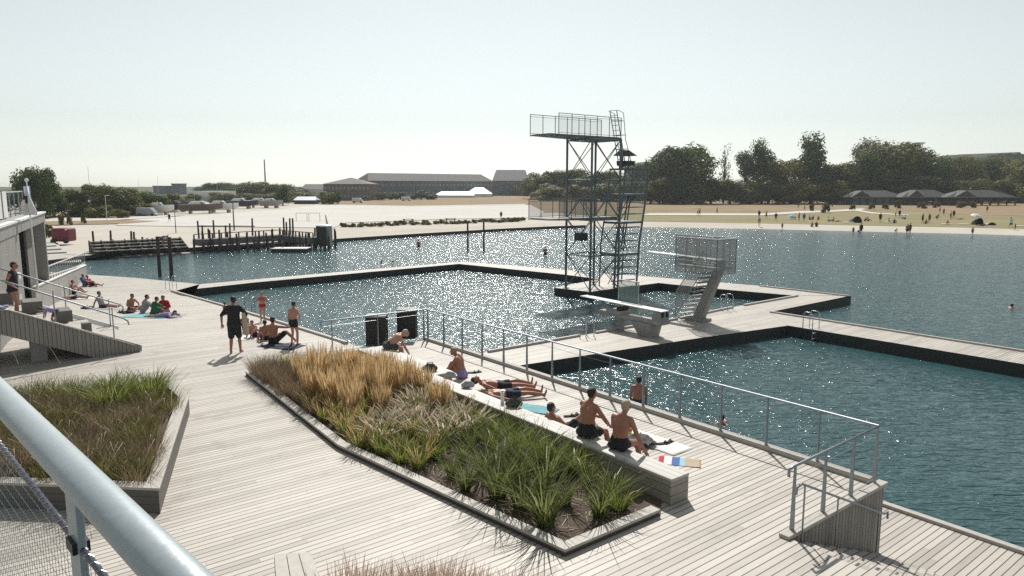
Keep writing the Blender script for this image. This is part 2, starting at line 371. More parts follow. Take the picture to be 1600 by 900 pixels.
T(bpy.data.objects.new('boardwalk', me), kind='structure'); COL.objects.link(bpy.data.objects['boardwalk'])
# clad terrace side facing the water (outer skin 12 mm proud of the deck's own side)
# --- lower boardwalk by the water at the right, behind the terrace
Q0 = P(1380, 787, ZP); wq = (Q0-T0).dot(Bv)
far_s = (T0-P(830, 575, 0)).dot(Av)
base_e = T0+Bv*0.02
LOW = [base_e-Av*far_s, base_e+Av*16, base_e+Av*16+Bv*wq, base_e-Av*far_s+Bv*wq]
lo = MB(); lo.prism([(p.x, p.y) for p in LOW], -2.6, ZP, 0)
o = lo.build('lower_boardwalk', [M['deck'], M['tar']]); T(o, kind='structure')
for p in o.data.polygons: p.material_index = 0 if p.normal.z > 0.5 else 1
# --- steps from the terrace to the lower boardwalk (run along +B beside the clad wall)
st = MB(); ns = 9
for k in range(ns-1):
    z1 = -(k+1)*1.45/ns
    a0 = S0+Bv*(Lw*k/(ns-1)); a1 = S0+Bv*(Lw*(k+1)/(ns-1)+0.03)
    st.prism([tuple((a0+Av*0.05)[:2]), tuple((a1+Av*0.05)[:2]), tuple((a1+Av*9)[:2]), tuple((a0+Av*9)[:2])], z1-0.5, z1)
o = st.build('timber_steps', M['deck'], bevel=0.008)
T(o, 'wide timber steps descending beside the clad side wall to the lower boardwalk', 'steps')
# --- piers
near = [(272, 455), (300, 451), (400, 441), (560, 427), (717, 412.3), (800, 421), (882, 429), (934, 436)]
tower = [(866, 449.5), (921, 456)]
inner = [(1029, 442), (1100, 450), (1244, 462)]
divfar = [(1142, 480), (1049, 500), (905, 524.5), (760, 550)]
rightfar = [(1330, 461), (1187, 446.5), (1000, 431), (890, 423), (800, 415.5), (725, 408.8)]
def pp(x, y): q = P(x, y, ZP); return (q.x, q.y)
ob = MB()
def slab(mb, pts): mb.prism([pp(*p) if not isinstance(p, Vector) else (p.x, p.y) for p in pts], ZW-0.35, ZP)
def pierobj(name, polys, label):
    mb = MB()
    for q in polys: slab(mb, q)
    o = mb.build(name, [M['deck'], M['tar']])
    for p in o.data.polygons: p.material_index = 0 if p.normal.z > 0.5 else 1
    return T(o, label, 'pier')
g0, g1 = PG(272, 455), PG(312, 444)
pierobj('pier', [[Vector((g0.x, g0.y, 0)), (400, 441), (560, 426.5), (717, 412.3), (725, 408.6), (560, 422.3), (400, 436.2), Vector((g1.x, g1.y, 0))],
                 [(717, 412.3), (882, 429), (936, 436), (890, 422), (800, 415), (725, 408.6)],
                 [(866, 449.5), (921, 456), (1029, 442), (1000, 431), (936, 427), (936, 436)],
                 [(1029, 442), (1100, 449.5), (1244, 462), (1330, 461.4), (1187, 446.5), (1000, 431)]],
        'long pale wooden pier bending round the pool, carrying the tall steel tower')
dv = [(1244, 462.3), (1142, 480.3), (1049, 500), (905, 524.5)]
c1 = P(760, 550, ZP); c2 = P(818, 570, ZP)
edA = T0+Bv*(wq+0.01)
def on_low(p): return p - Bv*((p-edA).dot(Bv))
h1, h2 = on_low(c1), on_low(c2)
pierobj('pier', [[(1244, 462.3), (1142, 480.3), (1049, 500), (905, 524.5), (760, 550), h1, h2, (818, 570), (1100, 527), (1232, 508.5), (1202, 487.6), (1330, 461.8)],
                 [(1232, 508.7), (1600, 569), (1900, 618), (1900, 592), (1600, 549), (1202, 487.8)]],
        'broad pale wooden pier carrying the diving boards, with an arm running right')
# edge beams ----------------------------------------------------------------
def beam(pts, w_=0.14, h_=0.09, lift=0.0, label='', name='edge_beam', m=None):
    mb = MB()
    for p, q in zip(pts, pts[1:]):
        u = UP*(h_/2+lift); mb.bar(Vector(p)+u, Vector(q)+u, w_, h_)
    return T(mb.build(name, m or M['curb'], bevel=0.008), label, 'edge beam')
def inset(pts, d, side):
    out = []
    for i, p in enumerate(pts):
        dd = (pts[min(i+1, len(pts)-1)]-pts[max(i-1, 0)]).normalized(); out.append(p+Vector((-dd.y, dd.x, 0))*d*side)
    return out
beam([T0-Av*0.15-Bv*0.08, T1-Bv*0.08], 0.16, 0.10, 0, 'long pale timber beam edging the terrace on the water side of the railing')
beam([base_e+Bv*(wq-0.09)-Av*2.5, base_e+Bv*(wq-0.09)+Av*16], 0.16, 0.07, 0, 'pale timber beam edging the lower boardwalk at the lower right')
for o in [COL.objects[-1]]: o.location.z += ZP
beam(inset([edge[0], edge[1], edge[2], edge[3], edge[4]], 0.15, 1), 0.14, 0.10, 0, 'pale timber beam along the pool edge of the boardwalk ramp')
l1 = [P(760, 550, ZP), P(903, 524.8, ZP)]; l2 = [P(928, 520.5, ZP), P(1055, 498.8, ZP)]; l3 = [P(1060, 498, ZP), P(1142, 480.5, ZP)]; l4 = [P(1160, 477.5, ZP), P(1243, 462.7, ZP)]
for l_, tx in ((l1, 'stretch of pale edge beam on the broad pier, nearest the terrace railing'), (l2, 'stretch of pale edge beam under the low springboard'), (l3, 'stretch of pale edge beam by the foot of the high platform stair'), (l4, 'stretch of pale edge beam beyond the pool ladder on the broad pier')):
    beam([p-Bv.cross(UP)*(-0.0)+Av*0.12 for p in l_], 0.14, 0.10, 0, tx)
beam([P(1330, 462.5, ZP)-Bv*0.3, P(1187, 447.3, ZP)], 0.14, 0.08, 0, 'pale edge beam along the outer side of the spur pier')
beam([P(1204, 488.2, ZP), P(1600, 549.8, ZP), P(1900, 593, ZP)], 0.14, 0.08, 0, 'pale edge beam along the far side of the right hand pier arm')
# --- terrace side wall (vertical boards) at the steps
wl_ = MB()
wl_.hexa([S0+Av*0.0+UP*(-1.5), T0+UP*-1.5, T0+Av*0.04+UP*-1.5, S0+Av*0.04+UP*-1.5], [S0+UP*0.0, T0+UP*0.0, T0+Av*0.04, S0+Av*0.04])
o = wl_.build('clad_wall', M['clad']); T(o, 'grey vertically boarded side wall of the terrace beside the steps', 'wall')
cp = MB(); cp.bar(S0-Bv*0.08+UP*0.03+Av*0.0, T0+Bv*0.06+UP*0.03, 0.17, 0.06)
k_ = cp.build('coping', M['curb'], o, bevel=0.006)
# ================================================================== planters and benches
ZB = 0.47
bE = P(1049, 749, ZB); bL = (bE-P(565, 545, ZB)).dot(Av); jog = (bE-P(664, 589, ZB)).dot(Av)
bench = E('timber_bench', bE-UP*ZB, 'long low pale timber bench wall between the grass planter and the terrace', 'bench')
bb = MB()
wd = 0.46
def bbox(mb, a0, a1, b0, b1, z0, z1, o=None):
    q = [bE-UP*ZB-Av*a0+Bv*b0, bE-UP*ZB-Av*a1+Bv*b0, bE-UP*ZB-Av*a1+Bv*b1, bE-UP*ZB-Av*a0+Bv*b1]
    mb.hexa([p+UP*z0 for p in q][::-1], [p+UP*z1 for p in q][::-1])
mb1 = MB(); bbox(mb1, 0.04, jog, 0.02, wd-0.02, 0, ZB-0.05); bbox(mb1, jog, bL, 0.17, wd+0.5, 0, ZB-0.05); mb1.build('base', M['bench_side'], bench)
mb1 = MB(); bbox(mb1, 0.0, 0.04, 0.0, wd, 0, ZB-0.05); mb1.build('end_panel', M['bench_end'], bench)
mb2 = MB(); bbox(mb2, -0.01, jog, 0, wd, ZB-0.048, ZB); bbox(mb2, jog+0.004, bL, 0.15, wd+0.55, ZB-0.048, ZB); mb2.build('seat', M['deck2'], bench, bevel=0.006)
rel(bench)
# central planter curb
pc = [P(383, 580, .12), P(527, 694, .12), P(883, 859, .12)]
c_end = pc[2]+Bv*((P(1032, 796, .12)-pc[2]).dot(Bv))
pc = [Vector((p.x, p.y, 0)) for p in pc]+[Vector((c_end.x, c_end.y, 0))]
bk = [bE-UP*ZB-Av*0.2, bE-UP*ZB-Av*bL+Bv*0.2]
def curb(name, pts, w_, h_, label, side=1, closed=False):
    ins = []
    for i, p in enumerate(pts):
        a = pts[i-1] if i > 0 else None; b = pts[i+1] if i < len(pts)-1 else None
        d1 = (p-a).normalized() if a is not None else (b-p).normalized(); d2 = (b-p).normalized() if b is not None else d1
        n1 = Vector((-d1.y, d1.x, 0))*side; n2 = Vector((-d2.y, d2.x, 0))*side
        nn = (n1+n2).normalized(); ins.append(p+nn*(w_/max(0.3, nn.dot(n1))))
    root = MB(); root2 = MB()
    for i in range(len(pts)-1):
        q = [pts[i], pts[i+1], ins[i+1], ins[i]]
        if side < 0: q = q[::-1]
        root2.hexa([x+UP*(h_-0.045) for x in q], [x+UP*h_ for x in q])
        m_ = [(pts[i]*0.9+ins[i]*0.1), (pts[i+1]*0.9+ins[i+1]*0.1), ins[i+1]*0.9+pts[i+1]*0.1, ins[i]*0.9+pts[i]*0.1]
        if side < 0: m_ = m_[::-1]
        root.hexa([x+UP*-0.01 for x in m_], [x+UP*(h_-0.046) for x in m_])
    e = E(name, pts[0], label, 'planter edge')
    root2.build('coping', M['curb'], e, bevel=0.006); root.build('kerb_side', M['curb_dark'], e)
    rel(e); return e
curb('planter_edge', pc, 0.20, 0.12, 'low pale timber edge round the front of the long grass planter', 1)
soil = MB(); sp = [pc[0], pc[1], pc[2], pc[3], Vector(bk[0]), Vector(bk[1])]
SOILC = [(p.x, p.y) for p in sp]
soil.add([(p.x, p.y, 0.03) for p in sp], [tuple(range(len(sp)))])
T(soil.build('planter_soil', M['soil']), kind='structure')
# left planter (raised)
zr = 0.45
lp = [P(-60, 752, zr), P(249, 763, zr), P(296, 617, zr), P(264, 590, zr), P(-80, 625, zr)]
e = E('raised_planter', (lp[1].x, lp[1].y, 0), 'raised timber planter full of brown and green grass at the left', 'planter')
rim = MB(); side = MB(); SOILL = []
cen = sum((p for p in lp), Vector())/5
n_ = len(lp); insl = []
for i in range(n_):
    p, a, b = lp[i], lp[i-1], lp[(i+1) % n_]; d1 = (p-a).normalized(); d2 = (b-p).normalized()
    nn = (Vector((-d1.y, d1.x, 0))+Vector((-d2.y, d2.x, 0))).normalized()
    insl.append(p+nn*0.24/max(0.3, nn.dot(Vector((-d1.y, d1.x, 0)))))
for i in range(n_):
    j = (i+1) % n_; q = [lp[i], lp[j], insl[j], insl[i]]
    rim.hexa([x-UP*0.045 for x in q], q)
    s_ = [lp[i]*0.92+insl[i]*0.08, lp[j]*0.92+insl[j]*0.08, insl[j]*0.92+lp[j]*0.08, insl[i]*0.92+lp[i]*0.08]
    side.hexa([Vector((x.x, x.y, -0.01)) for x in s_], [x-UP*0.048 for x in s_])
rim.build('coping', M['curb'], e, bevel=0.006); side.build('side_boards', boards('planter_side_boards', (0.07, 0.062, 0.055), (0.15, 0.135, 0.12), width=0.14, gap=0.01, along=Av, across=UP), e)
rel(e)
SOILL = [(p.x, p.y) for p in insl]
s2 = MB(); s2.add([(p.x, p.y, 0.33) for p in insl], [tuple(range(n_))]); T(s2.build('planter_soil', M['soil']), kind='structure')
# small timber seat at the bottom edge
q = [P(428, 866, .45), P(485, 862, .45), P(512, 930, .45), P(433, 940, .45)]
e = E('plank_stool', (q[0].x, q[0].y, 0), 'small pale timber seat block of three planks at the bottom edge', 'stool')
mb = MB()
for k in range(3):
    a, b, c, d = [q[0].lerp(q[1], k/3+.006), q[0].lerp(q[1], (k+1)/3-.006), q[3].lerp(q[2], (k+1)/3-.006), q[3].lerp(q[2], k/3+.006)]
    mb.hexa([x-UP*0.045 for x in (d, c, b, a)], [d, c, b, a])
mb.build('seat', M['curb'], e, bevel=0.006)
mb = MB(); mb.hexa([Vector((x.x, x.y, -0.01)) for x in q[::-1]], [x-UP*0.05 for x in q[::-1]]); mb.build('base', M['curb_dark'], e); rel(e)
# ================================================================== railings
def railing(name, pts, label, h=1.1, posts=None, hook0=None, hook1=None, r=0.024, wires=(0.12, 0.93), taper=True, post_mat=None, net=False):
    """pts: base polyline; posts: list of parameters (segment, t)"""
    e = E(name, pts[0], label, 'railing')
    tp = [Vector(p)+UP*h for p in pts]
    path = list(tp)
    if hook0 is not None: path = [path[0]+hook0+UP*-0.13, path[0]+hook0*1.0+UP*-0.02]+path
    if hook1 is not None: path = path+[path[-1]+hook1+UP*-0.02, path[-1]+hook1+UP*-0.13]
    mb = MB(); mb.path(path, r, 10); mb.build('handrail', M['steel'], e, smooth=True)
    for (i, t) in posts:
        p = Vector(pts[i]).lerp(Vector(pts[i+1]), t); d = (Vector(pts[i+1])-Vector(pts[i])); d.z = 0; d.normalize()
        pb = MB(); sd = Vector((-d.y, d.x, 0)); a, b = 0.035, 0.018
        pb.hexa([p-d*a/2.2-sd*a, p+d*a/2.2-sd*a, p+d*a/2.2+sd*a, p-d*a/2.2+sd*a], [p-d*b/2+UP*(h-.02)-sd*b, p+d*b/2+UP*(h-.02)-sd*b, p+d*b/2+UP*(h-.02)+sd*b, p-d*b/2+UP*(h-.02)+sd*b])
        pb.build('post', M['steel'], e)
    wb = MB()
    for wz in wires:
        for p, q_ in zip(pts, pts[1:]): wb.tube(Vector(p)+UP*wz, Vector(q_)+UP*wz, 0.004, 5)
    wb.build('wire', M['steel'], e)
    rel(e); return e
NS = 14
tp0 = T0-Bv*0.10-Av*0.08; tp1 = T1-Bv*0.10+Av*0.1; tp2 = T2
tp1b = tp1
railing('railing', [S0+Bv*0.12-Av*0.02, tp0, tp1, T2], 'long steel railing round the raised terrace above the pool', 1.1,
        posts=[(0, 0.02), (0, 0.35), (0, 0.68), (0, 0.985)]+[(1, k/NS) for k in range(1, NS)]+[(1, 0.995), (2, 0.03), (2, 0.5), (2, 0.93)], hook0=-Bv*0.12, hook1=-Bv*0.1)
# stair handrail beside the wall
hs_ = S0+Av*0.12+Bv*0.15
h0, h1_ = hs_+UP*0.86, hs_+Bv*(Lw-0.25)+UP*(-1.35+0.86)
e = E('stair_handrail', hs_, 'short sloping steel handrail on the clad wall above the steps', 'handrail')
mb = MB(); mb.path([h0-Bv*0.16-UP*0.13, h0-Bv*0.14-UP*0.02, h0, h1_, h1_+Bv*0.14, h1_+Bv*0.15-UP*0.13], 0.020, 8); mb.build('handrail', M['steel'], e, smooth=True)
for t, zb in ((0.03, -0.15), (0.40, -0.7), (0.93, -1.4)):
    p = h0.lerp(h1_, t); pb = MB(); pb.tube(Vector((p.x, p.y, zb)), p-UP*0.01, 0.014, 6); pb.build('post', M['steel'], e)
rel(e)
# two dark boxes with pale lids on the terrace
for (px, py, wpx, tx) in ((587, 542, 31, 'tall dark box bin with a pale lid, left of the pair on the terrace'), (635, 530, 31, 'tall dark box bin with a pale lid, right of the pair beside the corner railing')):
    p = P(px, py, 0); s = 0.66; e = E('litter_bin', p, tx, 'bin', 'dark bins on the terrace')
    mb = MB(); mb.box(p+UP*0.5+Vector((0, .3, 0)), (s, s*0.85, 0.98), (Bv*0.35+Vector((.8, 0, 0)), Vector((0, 1, 0)), UP) if False else None); mb.build('body', M['black'], e, bevel=0.015)
    mb = MB(); mb.box(p+UP*1.02+Vector((0, .3, 0)), (s*1.05, s*0.9, 0.05)); mb.build('lid', M['conc'], e, bevel=0.01)
    mb = MB(); mb.box(p+UP*0.03+Vector((0, .3, 0)), (s*1.02, s*0.88, 0.05)); mb.build('plinth', M['curb_dark'], e); rel(e)
# pool ladders ---------------------------------------------------------------
def ladder(px, py, label, out, z=ZP, gap=0.5, name='pool_ladder'):
    p = P(px, py, z); sd = Vector((-out.y, out.x, 0)); e = E(name, p, label, 'ladder', 'pool ladders')
    for s_ in (-1, 1):
        b = p+sd*s_*gap/2; mb = MB()
        mb.path([b-out*0.28, b-out*0.28+UP*0.72, b-out*0.2+UP*0.86, b+out*0.12+UP*0.86, b+out*0.2+UP*0.75, b+out*0.22-UP*1.1], 0.02, 8)
        mb.build('stile', M['steel_l'], e, smooth=True)
    for k in range(4):
        mb = MB(); mb.bar(p+out*0.22+sd*gap/2-UP*(0.12+.27*k), p+out*0.22-sd*gap/2-UP*(0.12+.27*k), 0.08, 0.03); mb.build('rung', M['steel_l'], e)
    rel(e)
ladder(1134, 484, 'steel pool ladder on the broad pier right of the high platform', -Av)
ladder(915, 525, 'steel pool ladder on the broad pier left of the low springboard', -Av)
ladder(1268, 515, 'steel ladder on the near side of the right hand pier arm', Av+Bv*0, gap=0.6)
ladder(389, 491, 'small steel ladder at the ramp edge behind the group of children', Bv*0.6-Av*0.8, z=-1.1)
ladder(268, 452, 'small steel ladder where the long pier meets the boardwalk', Bv*0.3-Av*-0.9, z=-1.44)

# the air over the bay
hz = MB(); hz.box((60, 235, 25), (1500, 620, 64))
m = bpy.data.materials.new('haze'); m.use_nodes = True; m.node_tree.nodes.remove(m.node_tree.nodes['Principled BSDF'])
pv = m.node_tree.nodes.new('ShaderNodeVolumePrincipled'); pv.inputs['Color'].default_value = (0.86, 0.93, 0.97, 1); pv.inputs['Density'].default_value = HAZE; pv.inputs['Anisotropy'].default_value = 0.3
m.node_tree.links.new(pv.outputs['Volume'], m.node_tree.nodes['Material Output'].inputs['Volume'])
T(hz.build('haze', m), kind='stuff')
# ================================================================== diving tower
def mesh_mat(name, alpha, col):
    """fine wire screen: the wires are far thinner than a pixel from anywhere, so it is a partly open sheet"""
    m, n, l, b = nt(name)
    b.inputs['Base Color'].default_value = (*col, 1); b.inputs['Metallic'].default_value = 0.2; b.inputs['Roughness'].default_value = 0.6
    b.inputs['Alpha'].default_value = alpha; return m
M['mesh_l'] = mesh_mat('steel_mesh_light', 0.16, (0.30, 0.34, 0.36))
M['mesh_d'] = mesh_mat('steel_mesh_fine', 0.42, (0.16, 0.18, 0.19))
M['mesh_cage'] = mesh_mat('steel_mesh_cage', 0.50, (0.36, 0.36, 0.34))
OT = P(884, 450, ZP); tw = E('diving_tower', OT, 'tall blue grey steel lattice diving tower with two platforms and a caged stair', 'diving tower')
SD = M['steel_d']
def tp(a, b, z): return OT+Av*a+Bv*b+UP*z
W = 2.3; D = 2.6; H10 = 9.9; H5 = 4.75
def part(name, m, par, fn, **k):
    mb = MB(); fn(mb); return mb.build(name, m, par, **k)
for a in (0, W):
    for b in (0, D):
        part('leg', SD, tw, lambda mb: mb.tube(tp(a, b, 0), tp(a+(0.0 if b == 0 else 0), b, H10-.1), 0.075, 8))
        part('base_plate', SD, tw, lambda mb: mb.box(tp(a, b, 0.02), (0.4, 0.4, 0.04)))
lv = [0.05, 2.35, H5-.1, 7.2, H10-.15]
for i in range(4):
    z0, z1 = lv[i], lv[i+1]
    for (p, q) in (((0, 0), (W, 0)), ((0, D), (W, D)), ((0, 0), (0, D)), ((W, 0), (W, D))):
        part('cross_brace', SD, tw, lambda mb: (mb.tube(tp(*p, z0), tp(*q, z1), 0.028, 6), mb.tube(tp(*q, z0), tp(*p, z1), 0.028, 6)))
        part('horizontal_strut', SD, tw, lambda mb: mb.tube(tp(*p, z1-.05), tp(*q, z1-.05), 0.045, 6))
def platform(z, b0, b1, a0, a1, hr, meshm, nm, b_near, open_l=True):
    part(nm, SD, tw, lambda mb: (mb.hexa([tp(a0, b0, z-.06), tp(a0, b1, z-.22), tp(a1, b1, z-.22), tp(a1, b0, z-.06)], [tp(a0, b0, z), tp(a0, b1, z), tp(a1, b1, z), tp(a1, b0, z)])))
    part('deck_grating', M['conc'], tw, lambda mb: mb.hexa([tp(a0+.08, b0+.08, z+.003), tp(a0+.08, b1-.08, z+.003), tp(a1-.08, b1-.08, z+.003), tp(a1-.08, b0+.08, z+.003)], [tp(a0+.08, b0+.08, z+.03), tp(a0+.08, b1-.08, z+.03), tp(a1-.08, b1-.08, z+.03), tp(a1-.08, b0+.08, z+.03)]))
    for a, bs in ((a1, b_near), (a0, b0)):
        def rl(mb):
            mb.tube(tp(a, bs, z+hr), tp(a, b1, z+hr), 0.022, 6); mb.tube(tp(a, bs, z+hr-.12), tp(a, b1, z+hr-.12), 0.012, 5); mb.tube(tp(a, bs, z+.1), tp(a, b1, z+.1), 0.014, 5)
            n = int((b1-bs)/0.95)
            for i in range(n+1):
                b = bs+(b1-bs)*i/n; mb.tube(tp(a, b, z-.1), tp(a, b, z+hr), 0.024, 6)
        part('guard_rail', SD, tw, rl)
        part('mesh_screen', meshm, tw, lambda mb: mb.add([tp(a, bs, z+.1), tp(a, b1, z+.1), tp(a, b1, z+hr-.12), tp(a, bs, z+hr-.12)], [(0, 1, 2, 3)]))
platform(H10, -3.35, D+.25, 0.25, W-.25, 1.25, M['mesh_l'], 'top_platform', -2.6)
platform(H5, -3.4, D, 0.2, W-.2, 1.2, M['mesh_d'], 'middle_platform', -2.55)
# caged stair on the far right side of the tower, leaning frame
LA = 0.05; SR0 = D+0.5
def sp_(u, z, a=0.0):      # u 0..1 across (along +B), z height above pier; frame widens and leans to the right upwards
    k = [(0, 0.9, 3.1), (3.0, 1.0, 3.3), (6.3, 1.6, 3.9), (7.9, 1.75, 4.0)]
    for (z0, l0, r0), (z1, l1, r1) in zip(k, k[1:]):
        if z <= z1: t = (z-z0)/(z1-z0); break
    lft = l0+(l1-l0)*t; rgt = r0+(r1-r0)*t
    return OT+Av*(W-.3+a)+Bv*(D-0.95+lft+(rgt-lft)*u)+UP*z
for a in (0, -1.4):
    for u in (0, 1):
        part('stair_stringer', SD, tw, lambda mb: mb.path([sp_(u, z, a) for z in (0, 3.0, 6.3, 7.9)], 0.07 if a == 0 else 0.05, 6))
for z in (2.25, 4.4, 6.25):
    part('stair_landing', SD, tw, lambda mb: mb.hexa([sp_(0, z-.14), sp_(1, z-.14), sp_(1, z-.14, -1.4), sp_(0, z-.14, -1.4)], [sp_(0, z), sp_(1, z), sp_(1, z, -1.4), sp_(0, z, -1.4)]))
part('stair_top_frame', SD, tw, lambda mb: (mb.bar(sp_(0, 7.9), sp_(1, 7.9), .1, .1), mb.bar(sp_(0, 7.9, -1.4), sp_(1, 7.9, -1.4), .1, .1), mb.bar(sp_(1, 7.9), sp_(1, 7.9, -1.4), .1, .1), mb.bar(sp_(0, 7.9), sp_(0, 7.9, -1.4), .1, .1)))
z = 0.4; k_ = 0
while z < 7.4:
    if min(abs(z-q) for q in (2.2, 4.35, 6.2)) > 0.16:
        part('stair_tread', SD, tw, lambda mb: mb.bar(sp_(0.02, z, -.25), sp_(.98, z, -.25), 0.28, 0.07))
    z += 0.45
for (z0, z1, u0, u1) in ((0.1, 2.2, .2, .8), (2.3, 4.35, .8, .3), (4.45, 6.2, .3, .8)):
    part('stair_flight_rail', SD, tw, lambda mb: (mb.tube(sp_(u0, z0, -1.0), sp_(u1, z1, -1.0), .03, 6), mb.tube(sp_(u0, z0+1, -1.0), sp_(u1, z1+1, -1.0), .02, 6), mb.tube(sp_(u0, z0, -.6), sp_(u1, z1, -.6), .03, 6), mb.tube(sp_((u0+u1)/2, z0, -.7), sp_((u0+u1)/2, z1, -.7), .05, 6)))
for a in (-1.4,):
    part('cage_screen', M['mesh_l'], tw, lambda mb: [mb.add([sp_(0, z0, a), sp_(1, z0, a), sp_(1, z1, a), sp_(0, z1, a)], [(0, 1, 2, 3)]) for z0, z1 in ((1, 3.0), (3.0, 6.3), (6.3, 7.9))])
part('cage_screen', M['mesh_d'], tw, lambda mb: mb.add([sp_(0.03, 6.3, .02), sp_(.97, 6.3, .02), sp_(.97, 7.8, .02), sp_(.03, 7.8, .02)], [(0, 1, 2, 3)]))
part('cage_screen', M['mesh_l'], tw, lambda mb: [mb.add([sp_(1, z0, 0), sp_(1, z0, -1.4), sp_(1, z1, -1.4), sp_(1, z1, 0)], [(0, 1, 2, 3)]) for z0, z1 in ((1, 3.0), (3.0, 6.3), (6.3, 7.9))])
# top ladder with hoops, leaning slightly
def lad(mb, u):
    mb.path([tp(W-.4+u, D+1.05, 7.6), tp(W-.4+u, D-.05, H10+1.75)], 0.03, 6)
for u in (0, -0.6):
    part('ladder_stile', SD, tw, lambda mb: lad(mb, u))
for i in range(14):
    t = i/13; part('ladder_rung', SD, tw, lambda mb: mb.tube(tp(W-.4, D+1.05-1.1*t, 7.6+(H10-5.85)*t), tp(W-1.0, D+1.05-1.1*t, 7.6+(H10-5.85)*t), .018, 5))
for u in (0.1, -.7):
    part('ladder_cage_bar', SD, tw, lambda mb: mb.path([tp(W-.4+u, D+1.5, 8.0), tp(W-.4+u, D+.75, H10-.1), tp(W-.4+u, D+.5, H10+1.6), tp(W-.4+u, D-.05, H10+1.75)], 0.022, 6))
part('ladder_cage_hoop', SD, tw, lambda mb: [mb.path([tp(W-.4, D+b0, z0), tp(W-.3, D+b0+.5, z0+.0), tp(W-1.1, D+b0+.5, z0), tp(W-1.0, D+b0, z0)], .015, 5) for b0, z0 in ((.55, 9.2), (.3, 10.1), (.1, 11.0))])
# little roofed look-out box on the stair head
part('lookout_roof', M['roofd'], tw, lambda mb: mb.hexa([tp(W-.9, D+.2, 8.75), tp(W-.9, D+1.5, 8.75), tp(W+.1, D+1.5, 8.75), tp(W+.1, D+.2, 8.75)], [tp(W-.6, D+.5, 9.12), tp(W-.6, D+1.0, 9.12), tp(W-.2, D+1.0, 9.12), tp(W-.2, D+.5, 9.12)]))
part('lookout_box', M['roofd'], tw, lambda mb: mb.hexa([tp(W-.8, D+.5, 8.1), tp(W-.8, D+1.3, 8.1), tp(W, D+1.3, 8.1), tp(W, D+.5, 8.1)], [tp(W-.8, D+.45, 8.42), tp(W-.8, D+1.4, 8.42), tp(W, D+1.4, 8.42), tp(W, D+.45, 8.42)]))
part('lookout_post', SD, tw, lambda mb: (mb.tube(tp(W-.4, D+.6, 7.9), tp(W-.4, D+.6, 8.8), .06, 6), mb.tube(tp(W-.3, D+1.1, 7.9), tp(W-.3, D+1.1, 8.8), .035, 6)))
part('counterweight', M['black'], tw, lambda mb: mb.box(tp(W*.5, .25, 3.5), (0.75, 0.5, 0.5), (Av, Bv, UP)))
rel(tw)
# ================================================================== high platform (3 m) with caged sides and cantilever stair
O3 = P(1090, 500, ZP)+Bv*0.0; hp = E('diving_platform', O3, 'high caged diving platform on a leaning concrete leg with cantilevered steps', 'diving platform')
def q3(a, b, z): return O3+Av*a+Bv*b+UP*z
part('leg', M['conc_d'], hp, lambda mb: mb.hexa([q3(-.25, -.2, 0), q3(.30, -.2, 0), q3(.30, .2, 0), q3(-.25, .2, 0)], [q3(.95, -.16, 2.75), q3(1.42, -.16, 2.75), q3(1.42, .16, 2.75), q3(.95, .16, 2.75)]), bevel=0.02)
part('foot', M['conc_d'], hp, lambda mb: mb.prism([tuple(q3(-.6, -.35, 0)[:2]), tuple(q3(.6, -.35, 0)[:2]), tuple(q3(.6, .35, 0)[:2]), tuple(q3(-.6, .35, 0)[:2])], ZP+.002, ZP+.14), bevel=0.02)
for i in range(10):
    t = (i+.6)/10.2; a = -.5+1.45*t; z = .22+2.45*t
    part('step', M['conc'], hp, lambda mb: mb.hexa([q3(a-.26, -.75, z-.05), q3(a+.02, -.75, z-.05), q3(a+.02, .25, z-.05), q3(a-.26, .25, z-.05)], [q3(a-.26, -.75, z), q3(a+.02, -.75, z), q3(a+.02, .25, z), q3(a-.26, .25, z)]))
part('stair_screen', M['mesh_cage'], hp, lambda mb: mb.add([q3(-.8, -.8, .15), q3(.8, -.8, 2.7), q3(.8, -.8, 3.7), q3(-.8, -.8, 1.45)], [(0, 1, 2, 3)]))
part('stair_rail', M['steel'], hp, lambda mb: (mb.path([q3(-.8, -.8, .1), q3(-.8, -.8, 1.45), q3(.8, -.8, 3.7)], .022, 6), mb.path([q3(-.8, -.8, .15), q3(.8, -.8, 2.7)], .022, 6), mb.path([q3(-.5, .28, .3), q3(-.5, .28, 1.5), q3(.9, .28, 3.7)], .018, 6)))
ZT = 2.85
part('platform_slab', M['conc'], hp, lambda mb: mb.hexa([q3(-.85, -.65, ZT-.12), q3(1.45, -.65, ZT-.12), q3(1.45, .7, ZT-.12), q3(-.85, .7, ZT-.12)], [q3(-.85, -.65, ZT), q3(1.45, -.65, ZT), q3(1.45, .7, ZT), q3(-.85, .7, ZT)]), bevel=0.01)
cage = [((-.9, -.75), (1.55, -.75), 4), ((1.55, -.75), (1.55, .8), 3), ((-2.2, .8), (1.55, .8), 5)]
for p, q, n in cage:
    z0, z1 = (ZT-.35, ZT+1.35)
    part('cage_screen', M['mesh_cage'], hp, lambda mb: mb.add([q3(*p, z0), q3(*q, z0), q3(*q, z1), q3(*p, z1)], [(0, 1, 2, 3)]))
    def fr(mb):
        for i in range(n+1):
            x = p[0]+(q[0]-p[0])*i/n; y = p[1]+(q[1]-p[1])*i/n; mb.tube(q3(x, y, z0), q3(x, y, z1), .02, 6)
        for z in (z0, z0+.6, z1): mb.tube(q3(*p, z), q3(*q, z), .018, 6)
    part('cage_frame', M['steel'], hp, fr)
    part('cage_top_rail', M['steel_l'], hp, lambda mb: mb.bar(q3(*p, z1+.03), q3(*q, z1+.03), .09, .05))
part('cross_rail', M['steel_l'], hp, lambda mb: (mb.bar(q3(.3, -.75, ZT+1.38), q3(.3, .8, ZT+1.38), .06, .05), mb.bar(q3(.9, -.3, ZT+.95), q3(.9, .7, ZT+.95), .08, .04)))
